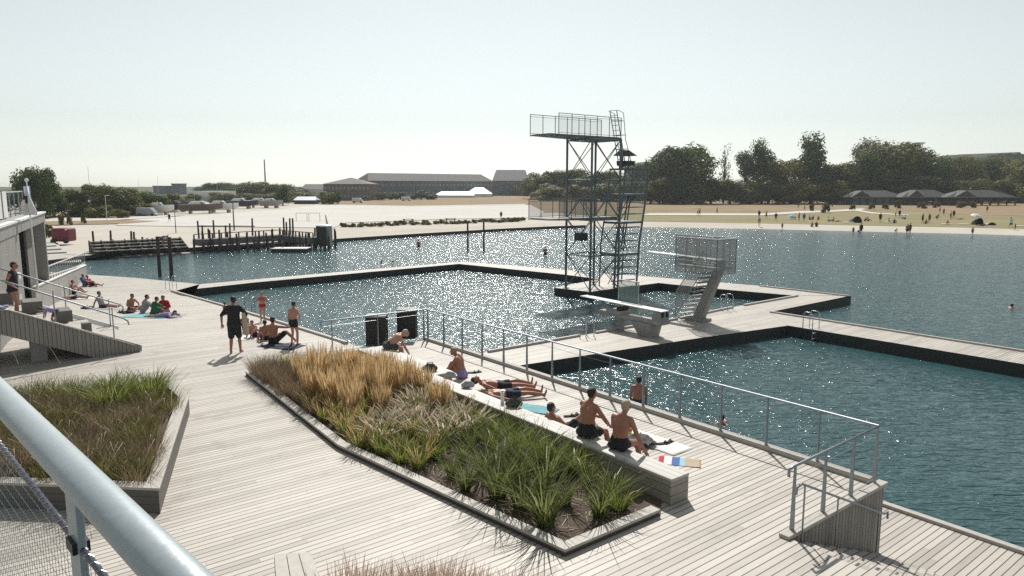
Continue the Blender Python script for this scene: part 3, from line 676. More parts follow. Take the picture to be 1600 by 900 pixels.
part('springboard', M['white'], hp, lambda mb: mb.bar(q3(1.2, .12, ZT+.32), q3(-3.4, .12, ZT+.40), .5, .05), bevel=.01)
part('board_fulcrum', M['conc_d'], hp, lambda mb: mb.box(q3(-1.0, .12, ZT+.15), (.5, .6, .28), (Av, Bv, UP)))
part('board_anchor', M['steel'], hp, lambda mb: mb.box(q3(1.1, .12, ZT+.15), (.3, .55, .28), (Av, Bv, UP)))
rel(hp)
# ================================================================== low springboard (1 m)
O1 = P(1013, 524, ZP); lb = E('springboard', O1, 'low springboard on a concrete stand with a glass side screen', 'springboard')
def q1(a, b, z): return O1+Av*a+Bv*b+UP*z
part('stand', M['conc_d'], lb, lambda mb: mb.hexa([q1(-.3, -.35, 0), q1(.35, -.35, 0), q1(.35, .35, 0), q1(-.3, .35, 0)], [q1(-.75, -.45, .62), q1(.45, -.45, .62), q1(.45, .45, .62), q1(-.75, .45, .62)]), bevel=.02)
part('beam', M['conc'], lb, lambda mb: mb.hexa([q1(-3.1, -.3, .62), q1(.85, -.3, .62), q1(.85, .3, .62), q1(-3.1, .3, .62)], [q1(-3.1, -.3, .78), q1(.85, -.3, .78), q1(.85, .3, .78), q1(-3.1, .3, .78)]), bevel=.015)
part('anchor', M['conc_d'], lb, lambda mb: mb.hexa([q1(.35, -.3, .62), q1(.95, -.3, .62), q1(.95, .3, .62), q1(.35, .3, .62)], [q1(.5, -.28, 1.2), q1(.9, -.28, 1.2), q1(.9, .28, 1.2), q1(.5, .28, 1.2)]), bevel=.015)
part('anchor_bolt', M['black'], lb, lambda mb: [mb.box(q1(.9, s, 1.08), (.12, .13, .22), (Av, Bv, UP)) for s in (-.16, .16)])
part('fulcrum', M['conc'], lb, lambda mb: mb.box(q1(-1.9, 0, .86), (.9, .75, .16), (Av, Bv, UP)))
part('fulcrum_roller', M['black'], lb, lambda mb: mb.tube(q1(-1.6, -.35, 1.05), q1(-1.6, .35, 1.05), .1, 10))
part('board', M['white'], lb, lambda mb: mb.bar(q1(.95, 0, 1.24), q1(-4.3, 0, 1.32), .5, .045), bevel=.01)
part('post', M['conc_d'], lb, lambda mb: mb.box(q1(-1.6, -.1, .3), (.14, .3, .62), (Av, Bv, UP)))
m, n, l, b = nt('screen_glass'); b.inputs['Base Color'].default_value = (0.30, 0.42, 0.38, 1); b.inputs['Alpha'].default_value = 0.5; b.inputs['Roughness'].default_value = 0.2; M['sg'] = m
part('side_screen', M['sg'], lb, lambda mb: mb.add([q1(-2.5, .62, .6), q1(-1.2, .62, .6), q1(-1.2, .62, 2.25), q1(-2.5, .62, 2.25)], [(0, 1, 2, 3)]))
part('screen_frame', M['steel_l'], lb, lambda mb: (mb.tube(q1(-2.5, .62, .6), q1(-2.5, .62, 2.25), .02, 6), mb.tube(q1(-1.2, .62, .6), q1(-1.2, .62, 2.25), .02, 6), mb.bar(q1(-2.5, .62, 2.27), q1(-1.2, .62, 2.27), .09, .04)))
rel(lb)
# ================================================================== seating stand, left
N0 = P(222, 549, 0.0); dA = (N0-P(193, 523, 0)).dot(Av)+0.1
stn = E('seating_steps', N0, 'broad pale seating steps with a grey boarded flank rising at the left', 'seating steps')
def qs(b, a, z): return N0-Bv*b-Av*a+UP*z
RI, TR = 0.355, 0.80
for k in range(8):
    z = 0.12+RI*k if k else 0.12
    zz = RI*(k+1)-.02
    part('step', M['curb'], stn, lambda mb: mb.hexa([qs(.30+TR*k, .06, zz-RI*1.02), qs(.30+TR*(k+1)-.004, .06, zz-RI*1.02), qs(.30+TR*(k+1)-.004, dA, zz-RI*1.02), qs(.30+TR*k, dA, zz-RI*1.02)], [qs(.30+TR*k-.03, .06, zz), qs(.30+TR*(k+1)-.004, .06, zz), qs(.30+TR*(k+1)-.004, dA, zz), qs(.30+TR*k-.03, dA, zz)]), bevel=.006)
part('step', M['curb'], stn, lambda mb: mb.hexa([qs(.05, .06, -.01), qs(.265, .06, -.01), qs(.265, dA, -.01), qs(.05, dA, -.01)], [qs(.05, .06, .14), qs(.265, .06, .14), qs(.265, dA, .14), qs(.05, dA, .14)]), bevel=.006)
sl = RI/TR
LB = 6.9
part('flank', M['clad'], stn, lambda mb: mb.add([qs(0, 0, .02), qs(0, 0, .20), qs(LB, 0, .20+sl*LB+.05), qs(LB, 0, .20+sl*LB-.78), qs(1.35, 0, -.0),
      qs(0, .05, .02), qs(0, .05, .20), qs(LB, .05, .28+sl*LB), qs(LB, .05, sl*LB-.58), qs(1.35, .05, 0)],
      [(0, 1, 2, 3, 4), (9, 8, 7, 6, 5), (0, 5, 6, 1), (1, 6, 7, 2), (2, 7, 8, 3), (3, 8, 9, 4), (4, 9, 5, 0)]))
part('coping', M['curb'], stn, lambda mb: mb.bar(qs(.2, -.0, .24+.08*0), qs(LB, 0, .24+sl*LB+.08-.02), .12, .03))
part('stringer', M['white'], stn, lambda mb: mb.bar(qs(.1, dA+.05, .22), qs(LB, dA+.05, .22+sl*LB), .10, .16))  # white colour stands in for the sunlit edge of this stringer
part('stringer', M['tar'], stn, lambda mb: mb.bar(qs(1.2, dA-.3, -.1), qs(LB, dA-.3, -.35+sl*LB), .2, .3))
for b_, a_ in ((2.75, .7), (5.6, 2.6)):
    part('column', M['conc_d'], stn, lambda mb: mb.box(qs(b_, a_, -.2+(.2+sl*b_-.3)/2), (.42, .34, max(.3, (.2+sl*b_-.3)+.4)), (Bv, Av, UP)))
for (b_, a_, zz, w_, l_) in ((2.75, 1.1, 3, .5, .9), (3.5, .9, 4, .5, .9), (4.3, 1.2, 6, .55, 1.1), (1.95, .95, 1, .42, .9), (1.45, .30, 1, .26, .26)):
    kk = int((b_-.30)/TR); z0 = RI*(kk+1)-.02
    part('seat_block', M['greywood'], stn, lambda mb: mb.box(qs(b_, a_+l_/2, z0+.19), (w_, l_, .37), (Bv, Av, UP)), bevel=.01)
rel(stn)
def slope_rail(name, a_off, b0, b1, label, nb, z_off=.18, h=1.0, level=True):
    e = E(name, qs(b0, a_off, 0), label, 'railing', 'railings on the seating steps')
    top = [qs(b0-.45, a_off, z_off+h-.28), qs(b0-.42, a_off, z_off+h-.15), qs(b0-.3, a_off, z_off+h-.05), qs(b1, a_off, z_off+h+sl*b1+.02)]
    mb = MB(); mb.path(top, .024, 8); mb.build('handrail', M['steel'], e, smooth=True)
    for i in range(nb):
        b = b0+(b1-b0)*i/(nb-1); pb = MB(); pb.tube(qs(b, a_off, z_off+sl*b-.15), qs(b, a_off, z_off+sl*b+h), .022, 6, .016); pb.build('post', M['steel'], e)
    rel(e)
slope_rail('railing', 0.10, .75, 6.9, 'steel railing along the near flank of the seating steps, by the standing woman', 5)
slope_rail('railing', dA-.05, .35, 6.9, 'steel railing along the far side of the seating steps, on the stringer coloured white as if sunlit', 6)
# ================================================================== slatted balustrades and boarded wall at the deck's left end
wa = PG(136, 431); wb = P(58, 480, -.4)
wallE = E('boarded_wall', wa, 'pale boarded low wall dropping towards the bay behind the sunbathers', 'wall')
ta, tb = Vector((wa.x, wa.y, wa.z+.80)), Vector((wb.x, wb.y, wb.z+.95))
nn_ = Vector((-(wb-wa).y, (wb-wa).x, 0)).normalized()*.08
part('wall_body', M['clad2'], wallE, lambda mb: mb.hexa([wa-UP*.3, wb-UP*.6, wb-UP*.6-nn_, wa-UP*.3-nn_][::-1], [ta, tb, tb-nn_, ta-nn_][::-1]))
part('coping', M['white'], wallE, lambda mb: mb.bar(ta-nn_/2+UP*.03, tb-nn_/2+UP*.03, .16, .05))
rel(wallE)
def slats(name, p0, p1, z0a, z0b, z1a, z1b, n, label, m=None):
    e = E(name, p0, label, 'balustrade', 'slatted balustrades by the bay')
    a0, b0, a1, b1 = (Vector((p0.x, p0.y, z0a)), Vector((p1.x, p1.y, z0b)), Vector((p0.x, p0.y, z1a)), Vector((p1.x, p1.y, z1b)))
    part('top_rail', M['white'], e, lambda mb: mb.bar(a1, b1, .08, .06)); part('bottom_rail', M['white'], e, lambda mb: mb.bar(a0, b0, .05, .05))
    for i in range(n+1):
        t = i/n; part('slat', M['steel_l'] if m is None else m, e, lambda mb: mb.bar(a0.lerp(b0, t), a1.lerp(b1, t), .06, .03))
    rel(e)
p0 = PY(38, 430, 36); p1 = wa-Vector((.25, -.3, 0))
slats('balustrade', p0, p1, -.62, wa.z+.1, 5.35-153*36/F, wa.z+.86, 24, 'pale slatted balustrade just above the sloping boarded wall', M['curb'])
p0 = PY(58, 420, 44); p1 = PY(132, 400, 62)
slats('balustrade', p0, p1, -.9, -1.3, 5.35-132*44/F, 5.35-104*62/F, 20, 'pale slatted balustrade farther back, by the bathing steps', M['curb'])
# ================================================================== club house at the far left
bc = PY(68, 331, 38); bz = bc.z
bn = PY(-40, 368, 20.5); bn.z = bz; bc2 = bc.copy()
dirw = (bn-bc); dirw.z = 0; Lb = dirw.length; dirw.normalize(); back = Vector((dirw.y, -dirw.x, 0))
if back.x > 0: back = -back
house = E('bath_house', Vector((bc.x, bc.y, 0)), 'grey boarded bath house with a dark doorway and a roof terrace at the far left', 'building')
def qh(u, v, z): return Vector((bc.x, bc.y, 0))+dirw*u+back*v+UP*z
zf = 0.2
UD = min((abs(pix(bc+dirw*(i*.05))[0]-27), i*.05) for i in range(1, 400))[1]
M['clad3'] = boards('house_cladding', (0.20, 0.19, 0.18), (0.36, 0.345, 0.325), width=0.13, gap=0.010, along=UP, across=dirw, length=30)
part('wall', M['clad3'], house, lambda mb: mb.hexa([qh(UD, 0, zf-1), qh(Lb, 0, zf-1), qh(Lb, 6, zf-1), qh(UD, 6, zf-1)], [qh(UD, 0, bz-.5), qh(Lb, 0, bz-.5), qh(Lb, 6, bz-.5), qh(UD, 6, bz-.5)]))
part('corner_wall', M['clad3'], house, lambda mb: mb.hexa([qh(0, 0, zf-1), qh(.35, 0, zf-1), qh(.35, 6, zf-1), qh(0, 6, zf-1)], [qh(0, 0, bz-.5), qh(.35, 0, bz-.5), qh(.35, 6, bz-.5), qh(0, 6, bz-.5)]))
part('back_wall', M['roofd'], house, lambda mb: mb.hexa([qh(.36, 3.0, zf-1), qh(UD-.01, 3.0, zf-1), qh(UD-.01, 3.2, zf-1), qh(.36, 3.2, zf-1)], [qh(.36, 3.0, bz-.5), qh(UD-.01, 3.0, bz-.5), qh(UD-.01, 3.2, bz-.5), qh(.36, 3.2, bz-.5)]))
part('door_panel', M['greywood'], house, lambda mb: mb.hexa([qh(.4, .5, zf-1), qh(UD*.34, .5, zf-1), qh(UD*.34, .6, zf-1), qh(.4, .6, zf-1)], [qh(.4, .5, bz-.55), qh(UD*.34, .5, bz-.55), qh(UD*.34, .6, bz-.55), qh(.4, .6, bz-.55)]))
part('fascia', M['clad3'], house, lambda mb: mb.hexa([qh(-.05, -.04, bz-.5), qh(Lb, -.04, bz-.5), qh(Lb, 6, bz-.5), qh(-.05, 6, bz-.5)], [qh(-.05, -.04, bz-.06), qh(Lb, -.04, bz-.06), qh(Lb, 6, bz-.06), qh(-.05, 6, bz-.06)]))
part('roof_edge', M['white'], house, lambda mb: mb.hexa([qh(-.1, -.1, bz-.057), qh(Lb, -.1, bz-.057), qh(Lb, 6.1, bz-.057), qh(-.1, 6.1, bz-.057)], [qh(-.1, -.1, bz+.02), qh(Lb, -.1, bz+.02), qh(Lb, 6.1, bz+.02), qh(-.1, 6.1, bz+.02)]))
part('roof', M['conc_d'], house, lambda mb: mb.hexa([qh(.15, .15, bz+.02), qh(Lb, .15, bz+.02), qh(Lb, 5.9, bz+.02), qh(.15, 5.9, bz+.02)], [qh(.15, .15, bz+.03), qh(Lb, .15, bz+.03), qh(Lb, 5.9, bz+.03), qh(.15, 5.9, bz+.03)]))
part('wall_light', M['white'], house, lambda mb: mb.box(qh(UD+1.8, -.06, 1.9), (.5, .1, .22), (dirw, back, UP)))
w_ = part('window', M['glass'], house, lambda mb: mb.box(qh(UD+2.4, -.02, .6), (2.4, .06, 1.1), (dirw, back, UP)))
rel(house)
tr = E('terrace_railing', qh(.5, .5, bz+.03), 'steel railing round the roof terrace of the bath house', 'railing')
part('handrail', M['steel'], tr, lambda mb: (mb.tube(qh(.3, .5, bz+1.1), qh(Lb, .5, bz+1.1), .03, 6), mb.tube(qh(.3, .5, bz+.25), qh(Lb, .5, bz+.25), .015, 6)))
for i in range(11): part('post', M['steel'], tr, lambda mb: mb.tube(qh(.3+1.55*i, .5, bz+.03), qh(.3+1.55*i, .5, bz+1.1), .025, 6))
rel(tr)
def banner(u0, u1, z0, z1, stripes, label):
    e = E('banner', qh(u0, .4, bz+z0), label, 'banner', 'banners on the roof terrace railing')
    mb = MB()
    n = len(stripes)
    for i, (c, f0, f1) in enumerate(stripes):
        a = qh(u0+(u1-u0)*f0, .43, bz+z0); b = qh(u0+(u1-u0)*f1, .43, bz+z0)
        mb.hexa([a, b, b+back*.012, a+back*.012], [a+UP*(z1-z0), b+UP*(z1-z0), b+back*.012+UP*(z1-z0), a+back*.012+UP*(z1-z0)], i)
    mb.build('cloth', [M[c] for c, _, _ in stripes], e); rel(e)
banner(.6, 3.4, .15, 1.35, [('c_blue', 0, .2), ('c_white', .2, .34), ('c_blue', .34, .7), ('c_violet', .7, 1)], 'blue and violet banner at the right end of the roof terrace')
banner(UD-1.2, UD+2.6, .1, 1.15, [('c_white', 0, .3), ('c_charcoal', .3, .4), ('c_white', .4, .62), ('c_violet', .62, .8), ('c_white', .8, .92), ('c_violet', .92, 1)], 'white banner with dark and violet strokes tied to the terrace railing')
# flag on a leaning pole
fp0 = PY(57, 432, 30); fp1 = PY(41.5, 284, 30)
fl = E('flagpole', fp0, 'white flagpole with a drooping white flag in front of the bath house', 'flagpole')
part('pole', M['white'], fl, lambda mb: mb.tube(fp0-UP*.6, fp1, .05, 8, .025)); part('finial', M['white'], fl, lambda mb: mb.ball(fp1+UP*.07, .08))
fm = MB(); nx, nz_ = 10, 16; tpx = PY(42, 289, 30)
for j in range(nz_+1):
    t = j/nz_
    l_, r_ = (42-11*min(1, t*1.5), 42+13*min(1, t*1.1))
    if t > .75: l_ += (t-.75)*24
    for i in range(nx+1):
        s = i/nx; p = PY(l_+(r_-l_)*s, 288+48*t, 29); p.y += .12*sin(s*11+t*3)*min(1, t*3); fm.v.append(p)
for j in range(nz_):
    for i in range(nx):
        a = j*(nx+1)+i; fm.f.append((a, a+1, a+nx+2, a+nx+1))
        dark = (j in (5, 6) and 1 <= i <= 3) or (j in (6, 7) and 3 <= i <= 4) or (j in (5, 6) and i == 5) or (j in (8, 9) and i == 4)
        fm.m.append(1 if dark else 0)
fo = fm.build('flag', [M['c_white'], M['c_charcoal']], fl, smooth=True)
sm_ = fo.modifiers.new('thickness', 'SOLIDIFY'); sm_.thickness = .01
rel(fl)
# ================================================================== people
def hull_pts(bm_pts): pass
def capsule_bm(bm, p0, r0, p1, r1, n=8, sq=1.0):
    """convex hull of two balls"""
    vs = []
    for p, r in ((p0, r0), (p1, r1)):
        for i in range(1, 6):
            th = pi*i/6
            for j in range(n):
                ph = 2*pi*j/n; vs.append(bm.verts.new(Vector(p)+Vector((r*sin(th)*cos(ph), r*sin(th)*sin(ph)*sq, r*cos(th)))))
        vs.append(bm.verts.new(Vector(p)+Vector((0, 0, r)))); vs.append(bm.verts.new(Vector(p)-Vector((0, 0, r))))
    res = bmesh.ops.convex_hull(bm, input=vs)
    junk = [v for v in res['geom_interior'] if isinstance(v, bmesh.types.BMVert)]
    if junk: bmesh.ops.delete(bm, geom=junk, context='VERTS')
def remeshed(name, caps, voxel, m, parent, smooth=3, scale=1.0):
    bm = bmesh.new()
    for c in caps:
        if len(c) == 5: capsule_bm(bm, Vector(c[0])*scale, c[1]*scale, Vector(c[2])*scale, c[3]*scale, 8, c[4])
        else: capsule_bm(bm, Vector(c[0])*scale, c[1]*scale, Vector(c[2])*scale, c[3]*scale)
    me = bpy.data.meshes.new(name); bm.to_mesh(me); bm.free()
    o = bpy.data.objects.new(name, me); COL.objects.link(o)
    r = o.modifiers.new('r', 'REMESH'); r.mode = 'VOXEL'; r.voxel_size = voxel
    s = o.modifiers.new('s', 'SMOOTH'); s.factor = .5; s.iterations = smooth
    dg = bpy.context.evaluated_depsgraph_get(); ev = o.evaluated_get(dg); nm = bpy.data.meshes.new_from_object(ev)
    o.modifiers.clear(); o.data = nm; bpy.data.meshes.remove(me)
    nm.materials.clear(); nm.materials.append(m); nm.name = name
    for p in nm.polygons: p.use_smooth = True
    o.parent = parent
    return o
def ik(a, b, l1, l2, hint):
    a, b, hint = Vector(a), Vector(b), Vector(hint); d = b-a; L = min(d.length, (l1+l2)*.995); dn = d.normalized()
    x = (l1*l1-l2*l2+L*L)/(2*L); h = sqrt(max(0, l1*l1-x*x)); q = (hint-dn*hint.dot(dn))
    q = q.normalized() if q.length > 1e-5 else dn.orthogonal().normalized()
    return a+dn*x+q*h, a+dn*L
PO = dict(
 stand=dict(pel=(0, 0, .93), nk=(0, .03, 1.47), hd=(0, .06, .13), hands=[(-.27, .05, .85), (.27, .05, .85)], feet=[(-.12, -.03, .08), (.13, .10, .08)], kn=[(0, 1, 0)]*2, el=[(-.4, -1, 0), (.4, -1, 0)]),
 walk=dict(pel=(0, 0, .92), nk=(0, .06, 1.46), hd=(0, .06, .13), hands=[(-.26, .22, .92), (.26, -.12, .88)], feet=[(-.1, -.28, .12), (.1, .28, .08)], kn=[(0, 1, 0)]*2, el=[(-.3, -1, 0), (.3, -1, 0)]),
 hips=dict(pel=(0, 0, .93), nk=(0, .02, 1.47), hd=(0, .05, .13), hands=[(-.27, .05, .85), (.20, .12, 1.05)], feet=[(-.13, .0, .08), (.13, .04, .08)], kn=[(0, 1, 0)]*2, el=[(-.4, -1, 0), (1, -.6, 0)]),
 arms_in=dict(pel=(0, 0, .93), nk=(0, .02, 1.47), hd=(0, .06, .12), hands=[(-.08, .2, 1.22), (.08, .2, 1.22)], feet=[(-.08, .0, .08), (.09, .04, .08)], kn=[(0, 1, 0)]*2, el=[(-1, -.2, -.6), (1, -.2, -.6)]),
 crouch=dict(pel=(0, -.05, .48), nk=(0, .28, .86), hd=(0, .12, .09), hands=[(-.16, .5, .42), (.16, .5, .42)], feet=[(-.13, .0, .08), (.13, .08, .08)], kn=[(-.3, 1, .3), (.3, 1, .3)], el=[(-1, 0, 0), (1, 0, 0)]),
 bend=dict(pel=(0, -.12, .86), nk=(0, .40, 1.02), hd=(0, .16, -.03), hands=[(-.16, .46, .40), (.16, .46, .42)], feet=[(-.12, .0, .08), (.12, .08, .08)], kn=[(0, 1, 0)]*2, el=[(-1, 0, 0), (1, 0, 0)]),
 sit=dict(pel=(0, 0, .12), nk=(0, -.08, .64), hd=(0, .04, .13), hands=[(-.24, .32, .28), (.24, .32, .28)], feet=[(-.16, .60, .06), (.14, .66, .06)], kn=[(-.3, 0, 1), (.3, 0, 1)], el=[(-.6, -.6, 0), (.6, -.6, 0)]),
 hug=dict(pel=(0, 0, .12), nk=(0, .12, .62), hd=(0, .08, .12), hands=[(-.04, .46, .36), (.04, .46, .36)], feet=[(-.10, .50, .06), (.10, .52, .06)], kn=[(-.1, 0, 1), (.1, 0, 1)], el=[(-1, -.2, 0), (1, -.2, 0)]),
 cross=dict(pel=(0, 0, .12), nk=(0, .06, .63), hd=(0, .08, .12), hands=[(-.24, .30, .18), (.24, .30, .18)], feet=[(.12, .34, .08), (-.12, .40, .08)], kn=[(-1, .2, .4), (1, .2, .4)], el=[(-1, -.4, 0), (1, -.4, 0)]),
 longsit=dict(pel=(0, 0, .12), nk=(0, -.14, .62), hd=(0, .02, .13), hands=[(-.30, -.30, .05), (.30, -.30, .05)], feet=[(-.12, .88, .08), (.12, .88, .08)], kn=[(0, 0, 1)]*2, el=[(-.4, -1, 0), (.4, -1, 0)]),
 read=dict(pel=(0, 0, .12), nk=(0, .12, .63), hd=(0, .12, .08), hands=[(-.10, .42, .24), (.12, .42, .20)], feet=[(-.12, .46, .06), (.16, .80, .07)], kn=[(0, .2, 1), (.7, 0, .6)], el=[(-1, -.2, -.3), (1, -.2, -.3)]),
 bench=dict(pel=(0, 0, .58), nk=(0, .06, 1.09), hd=(0, .06, .13), hands=[(-.12, .40, .70), (.16, .42, .66)], feet=[(-.16, .42, .08), (.16, .48, .08)], kn=[(0, 1, .3)]*2, el=[(-.8, -.6, 0), (.8, -.6, 0)]),
 bench_arm=dict(pel=(0, 0, .58), nk=(.05, .03, 1.08), hd=(.01, .07, .13), hands=[(-.2, .38, .66), (.46, .10, .52)], feet=[(-.16, .42, .08), (.16, .48, .08)], kn=[(0, 1, .3)]*2, el=[(-.8, -.6, 0), (.3, -.8, 0)]),
 bench_slump=dict(pel=(0, 0, .58), nk=(0, .40, .90), hd=(0, .13, .02), hands=[(-.06, .62, .30), (.12, .62, .26)], feet=[(-.16, .36, .08), (.16, .44, .08)], kn=[(0, 1, .3)]*2, el=[(-.8, -.3, 0), (.8, -.3, 0)]),
 lie=dict(pel=(0, 0, .12), nk=(0, -.54, .12), hd=(0, -.15, .05), hands=[(-.34, .04, .04), (.34, .04, .04)], feet=[(-.14, .84, .08), (.15, .86, .08)], kn=[(0, 0, 1)]*2, el=[(-1, 0, 0), (1, 0, 0)], supine=True),
 prone=dict(pel=(0, 0, .11), nk=(0, -.52, .17), hd=(0, -.13, .08), hands=[(-.16, -.82, .04), (.16, -.82, .04)], feet=[(-.12, .86, .06), (.13, .88, .06)], kn=[(0, 0, -1)]*2, el=[(-1, 0, 0), (1, 0, 0)], prone=True),
 recline=dict(pel=(0, 0, .12), nk=(0, -.36, .48), hd=(0, .02, .14), hands=[(-.30, -.18, .05), (.30, -.16, .05)], feet=[(-.12, .86, .08), (.14, .60, .06)], kn=[(0, 0, 1), (0, 0, 1)], el=[(-.2, -1, -.4), (.2, -1, -.4)]),
 point=dict(pel=(0, 0, .12), nk=(0, -.04, .64), hd=(0, .03, .13), hands=[(-.34, -.16, .05), (.80, .06, .58)], feet=[(-.18, .70, .06), (.62, .30, .06)], kn=[(0, 0, 1), (.5, .4, .4)], el=[(-.6, -.4, 0), (0, 0, -1)]),
 lounge=dict(pel=(0, 0, .12), nk=(0, -.18, .60), hd=(0, .06, .12), hands=[(-.32, -.28, .05), (.2, .36, .40)], feet=[(-.14, .80, .07), (.14, .46, .06)], kn=[(0, 0, 1), (0, 0, 1)], el=[(-.3, -1, 0), (.7, -.4, -.3)]),
 wade=dict(pel=(0, 0, .93), nk=(0, .03, 1.45), hd=(0, .07, .11), hands=[(-.22, .22, .80), (.22, .22, .80)], feet=[(-.12, -.03, .08), (.13, .10, .08)], kn=[(0, 1, 0)]*2, el=[(-1, -.4, 0), (1, -.4, 0)]),
)
def person(px, py, pose, face, H, label, skin='skin', hair='hair_d', top=None, bottom='c_black', voxel=.011, group=None, loc=None, z=None, kind='m', hands=True, cat='person', long_bottom=.55, sleeves=1.0, cap=None, swimtop=None, bald=False, custom=None, bodyscale=1.0, mesh_from=None):
    """face: azimuth in degrees the body faces (0 = away from the camera, 90 = picture right)"""
    p = dict(PO[pose]); 
    if custom: p.update(custom)
    if loc is None: loc = PG(px, py) if z is None else P(px, py, z)
    s = H/1.75
    e = E('person', loc, label, cat, group, rz=-radians(face))
    pel, nk = Vector(p['pel']), Vector(p['nk']); up = (nk-pel).normalized(); X = Vector((1, 0, 0))
    fw = X.cross(up)*-1
    if fw.y < 0 and not p.get('supine'): pass
    fwd = up.cross(X).normalized()              # chest direction
    sp = lambda t: pel.lerp(nk, t)
    fat = bodyscale
    shl = [sp(.88)-X*.165, sp(.88)+X*.165]; hips = [pel-X*.09-up*.02, pel+X*.09-up*.02]
    body = [(hips[0], .098*fat, hips[1], .098*fat), (sp(.05)-X*.06, .108*fat, sp(.38)-X*.035, .108*fat), (sp(.05)+X*.06, .108*fat, sp(.38)+X*.035, .108*fat),
            (sp(.38)-X*.04, .105*fat, sp(.72)-X*.075, .112), (sp(.38)+X*.04, .105*fat, sp(.72)+X*.075, .112), (shl[0], .062, shl[1], .062), (sp(.72)-X*.07, .108, sp(.86)-X*.11, .07), (sp(.72)+X*.07, .108, sp(.86)+X*.11, .07)]
    head = nk+Vector(p['hd'])*1.18; hf = (fwd if not p.get('supine') else Vector((0, 0, 1)))
    if p.get('prone'): hf = Vector((0, -.7, -.3)).normalized()
    elif not p.get('supine'): hf = Vector((0, 1, 0)) if abs(up.z) > .5 else Vector((0, .6, -.6)).normalized()
    hu = (head-nk).normalized(); hu = (hu-hf*hu.dot(hf)).normalized(); hs_ = hu.cross(hf).normalized()
    body += [(nk-up*.03, .058, head-hu*.05, .052), (sp(.9)-X*.08, .055, nk+up*.01, .052), (sp(.9)+X*.08, .055, nk+up*.01, .052)]
    body += [(head+hu*.03-hf*.018, .084, head+hu*.02+hf*.008, .080), (head-hu*.055+hf*.022, .055, head-hu*.075+hf*.05, .032),   # skull, jaw
             (head+hf*.088-hu*.012, .012, head+hf*.104-hu*.032, .014), (head+hf*.082-hu*.068-hs_*.016, .010, head+hf*.082-hu*.068+hs_*.016, .010),   # nose, mouth
             (head-hs_*.084-hu*.02, .014, head-hs_*.088+hu*.012, .016), (head+hs_*.084-hu*.02, .014, head+hs_*.088+hu*.012, .016)]                # ears
    body += [(hips[0]-fwd*.045-up*.03, .085*fat, hips[0]-fwd*.04-up*.04, .08), (hips[1]-fwd*.045-up*.03, .085*fat, hips[1]-fwd*.04-up*.04, .08)]
    armc, legc = [], []
    for i in (0, 1):
        sg = -1 if i == 0 else 1
        el, wr = ik(shl[i]+X*sg*.02, p['hands'][i], .285, .255, p['el'][i])
        a = [(shl[i]+X*sg*.015, .054, el, .040), (el, .040, el.lerp(wr, .35), .041), (el.lerp(wr, .3), .041, wr, .027)]; body += a; armc.append((shl[i]+X*sg*.015, el, wr))
        d = (wr-el).normalized(); d2 = (d+Vector((0, .25, -.15 if wr.z > .12 else .12))).normalized(); 
        if wr.z < .12: d2 = Vector((sg*.2, .9, -.02)).normalized() if not p.get('prone') else Vector((0, -1, 0))
        pm = wr+d2*.085; ls = d2.cross(UP if abs(d2.z) < .8 else Vector((0, 1, 0))).normalized()
        body.append((wr, .028, wr+d2*.02, .028)); body.append((wr+d2*.03-ls*.018, .020, pm-ls*.022, .017)); body.append((wr+d2*.03+ls*.018, .020, pm+ls*.022, .017))
        if hands:
            pn = d2.cross(ls); curl = pn*(.35 if pn.dot(UP) < 0 else -.35)
            for f_, (o_, L_) in enumerate(((-.030, .068), (-.010, .080), (.011, .074), (.031, .056))):
                b0 = pm+ls*o_; m1 = b0+(d2+ls*o_*3).normalized()*L_*.5; t1 = m1+(d2+curl+ls*o_*3).normalized()*L_*.5
                body += [(b0, .0095, m1, .0088), (m1, .0088, t1, .0075)]
            tb = wr+d2*.03-ls*sg*.024; tm = tb+(d2*.5-ls*sg*.8).normalized()*.04; body += [(tb, .012, tm, .011), (tm, .011, tm+(d2-ls*sg*.3).normalized()*.03, .0095)]
        kn, an = ik(hips[i], p['feet'][i], .425, .415, p['kn'][i])
        body += [(hips[i], .088*fat, hips[i].lerp(kn, .5), .074), (hips[i].lerp(kn, .5), .074, kn, .052), (kn, .052, kn.lerp(an, .35), .055), (kn.lerp(an, .3), .056, an, .036)]; legc.append((hips[i], kn, an))
        sh = (an-kn).normalized(); td = Vector((sg*.15, 1, 0)); td = (td-sh*td.dot(sh)); 
        if p.get('prone'): td = Vector((0, .9, -.4))
        td.normalize()
        if pose in ('stand', 'walk', 'hips', 'arms_in', 'bend', 'crouch', 'bench', 'bench_arm', 'bench_slump', 'wade'): td = Vector((sg*.15, 1, -.0)).normalized(); low = UP*-.045
        else: low = sh*.03
        body += [(an+low*.6-td*.04, .034, an+low+td*.10, .027), (an+low+td*.10, .027, an+low+td*.165, .020), (an+low+td*.10-X*.022, .022, an+low+td*.165-X*.02, .016), (an+low+td*.10+X*.022, .022, an+low+td*.16+X*.02, .016)]
    bo = remeshed('body', body, voxel, M[skin], e, 3, s)
    def clothes(nm, caps, m, vx=.016): return remeshed(nm, caps, max(vx, voxel), M[m], e, 2, s)
    if not bald:
        hc = [(head+hu*.038-hf*.030, .087, head+hu*.045-hf*.008, .083), (head-hf*.045-hu*.01, .070, head-hf*.04+hu*.02, .078)]
        if kind == 'f': hc += [(head-hf*.065-hu*.01, .07, head-hf*.075-hu*.15, .05)]
        clothes('hair', hc, hair, .013)
    if cap: clothes('cap', [(head+hu*.055-hf*.02, .09, head+hu*.06, .088), (head+hu*.05+hf*.06, .05, head+hu*.045+hf*.13, .025)], cap)
    for sg in (-1, 1):
        mb = MB(); mb.ball((head+hf*.079+hu*.008+hs_*sg*.031)*s, .011*s, 6); mb.build('eye', M['black'], e)
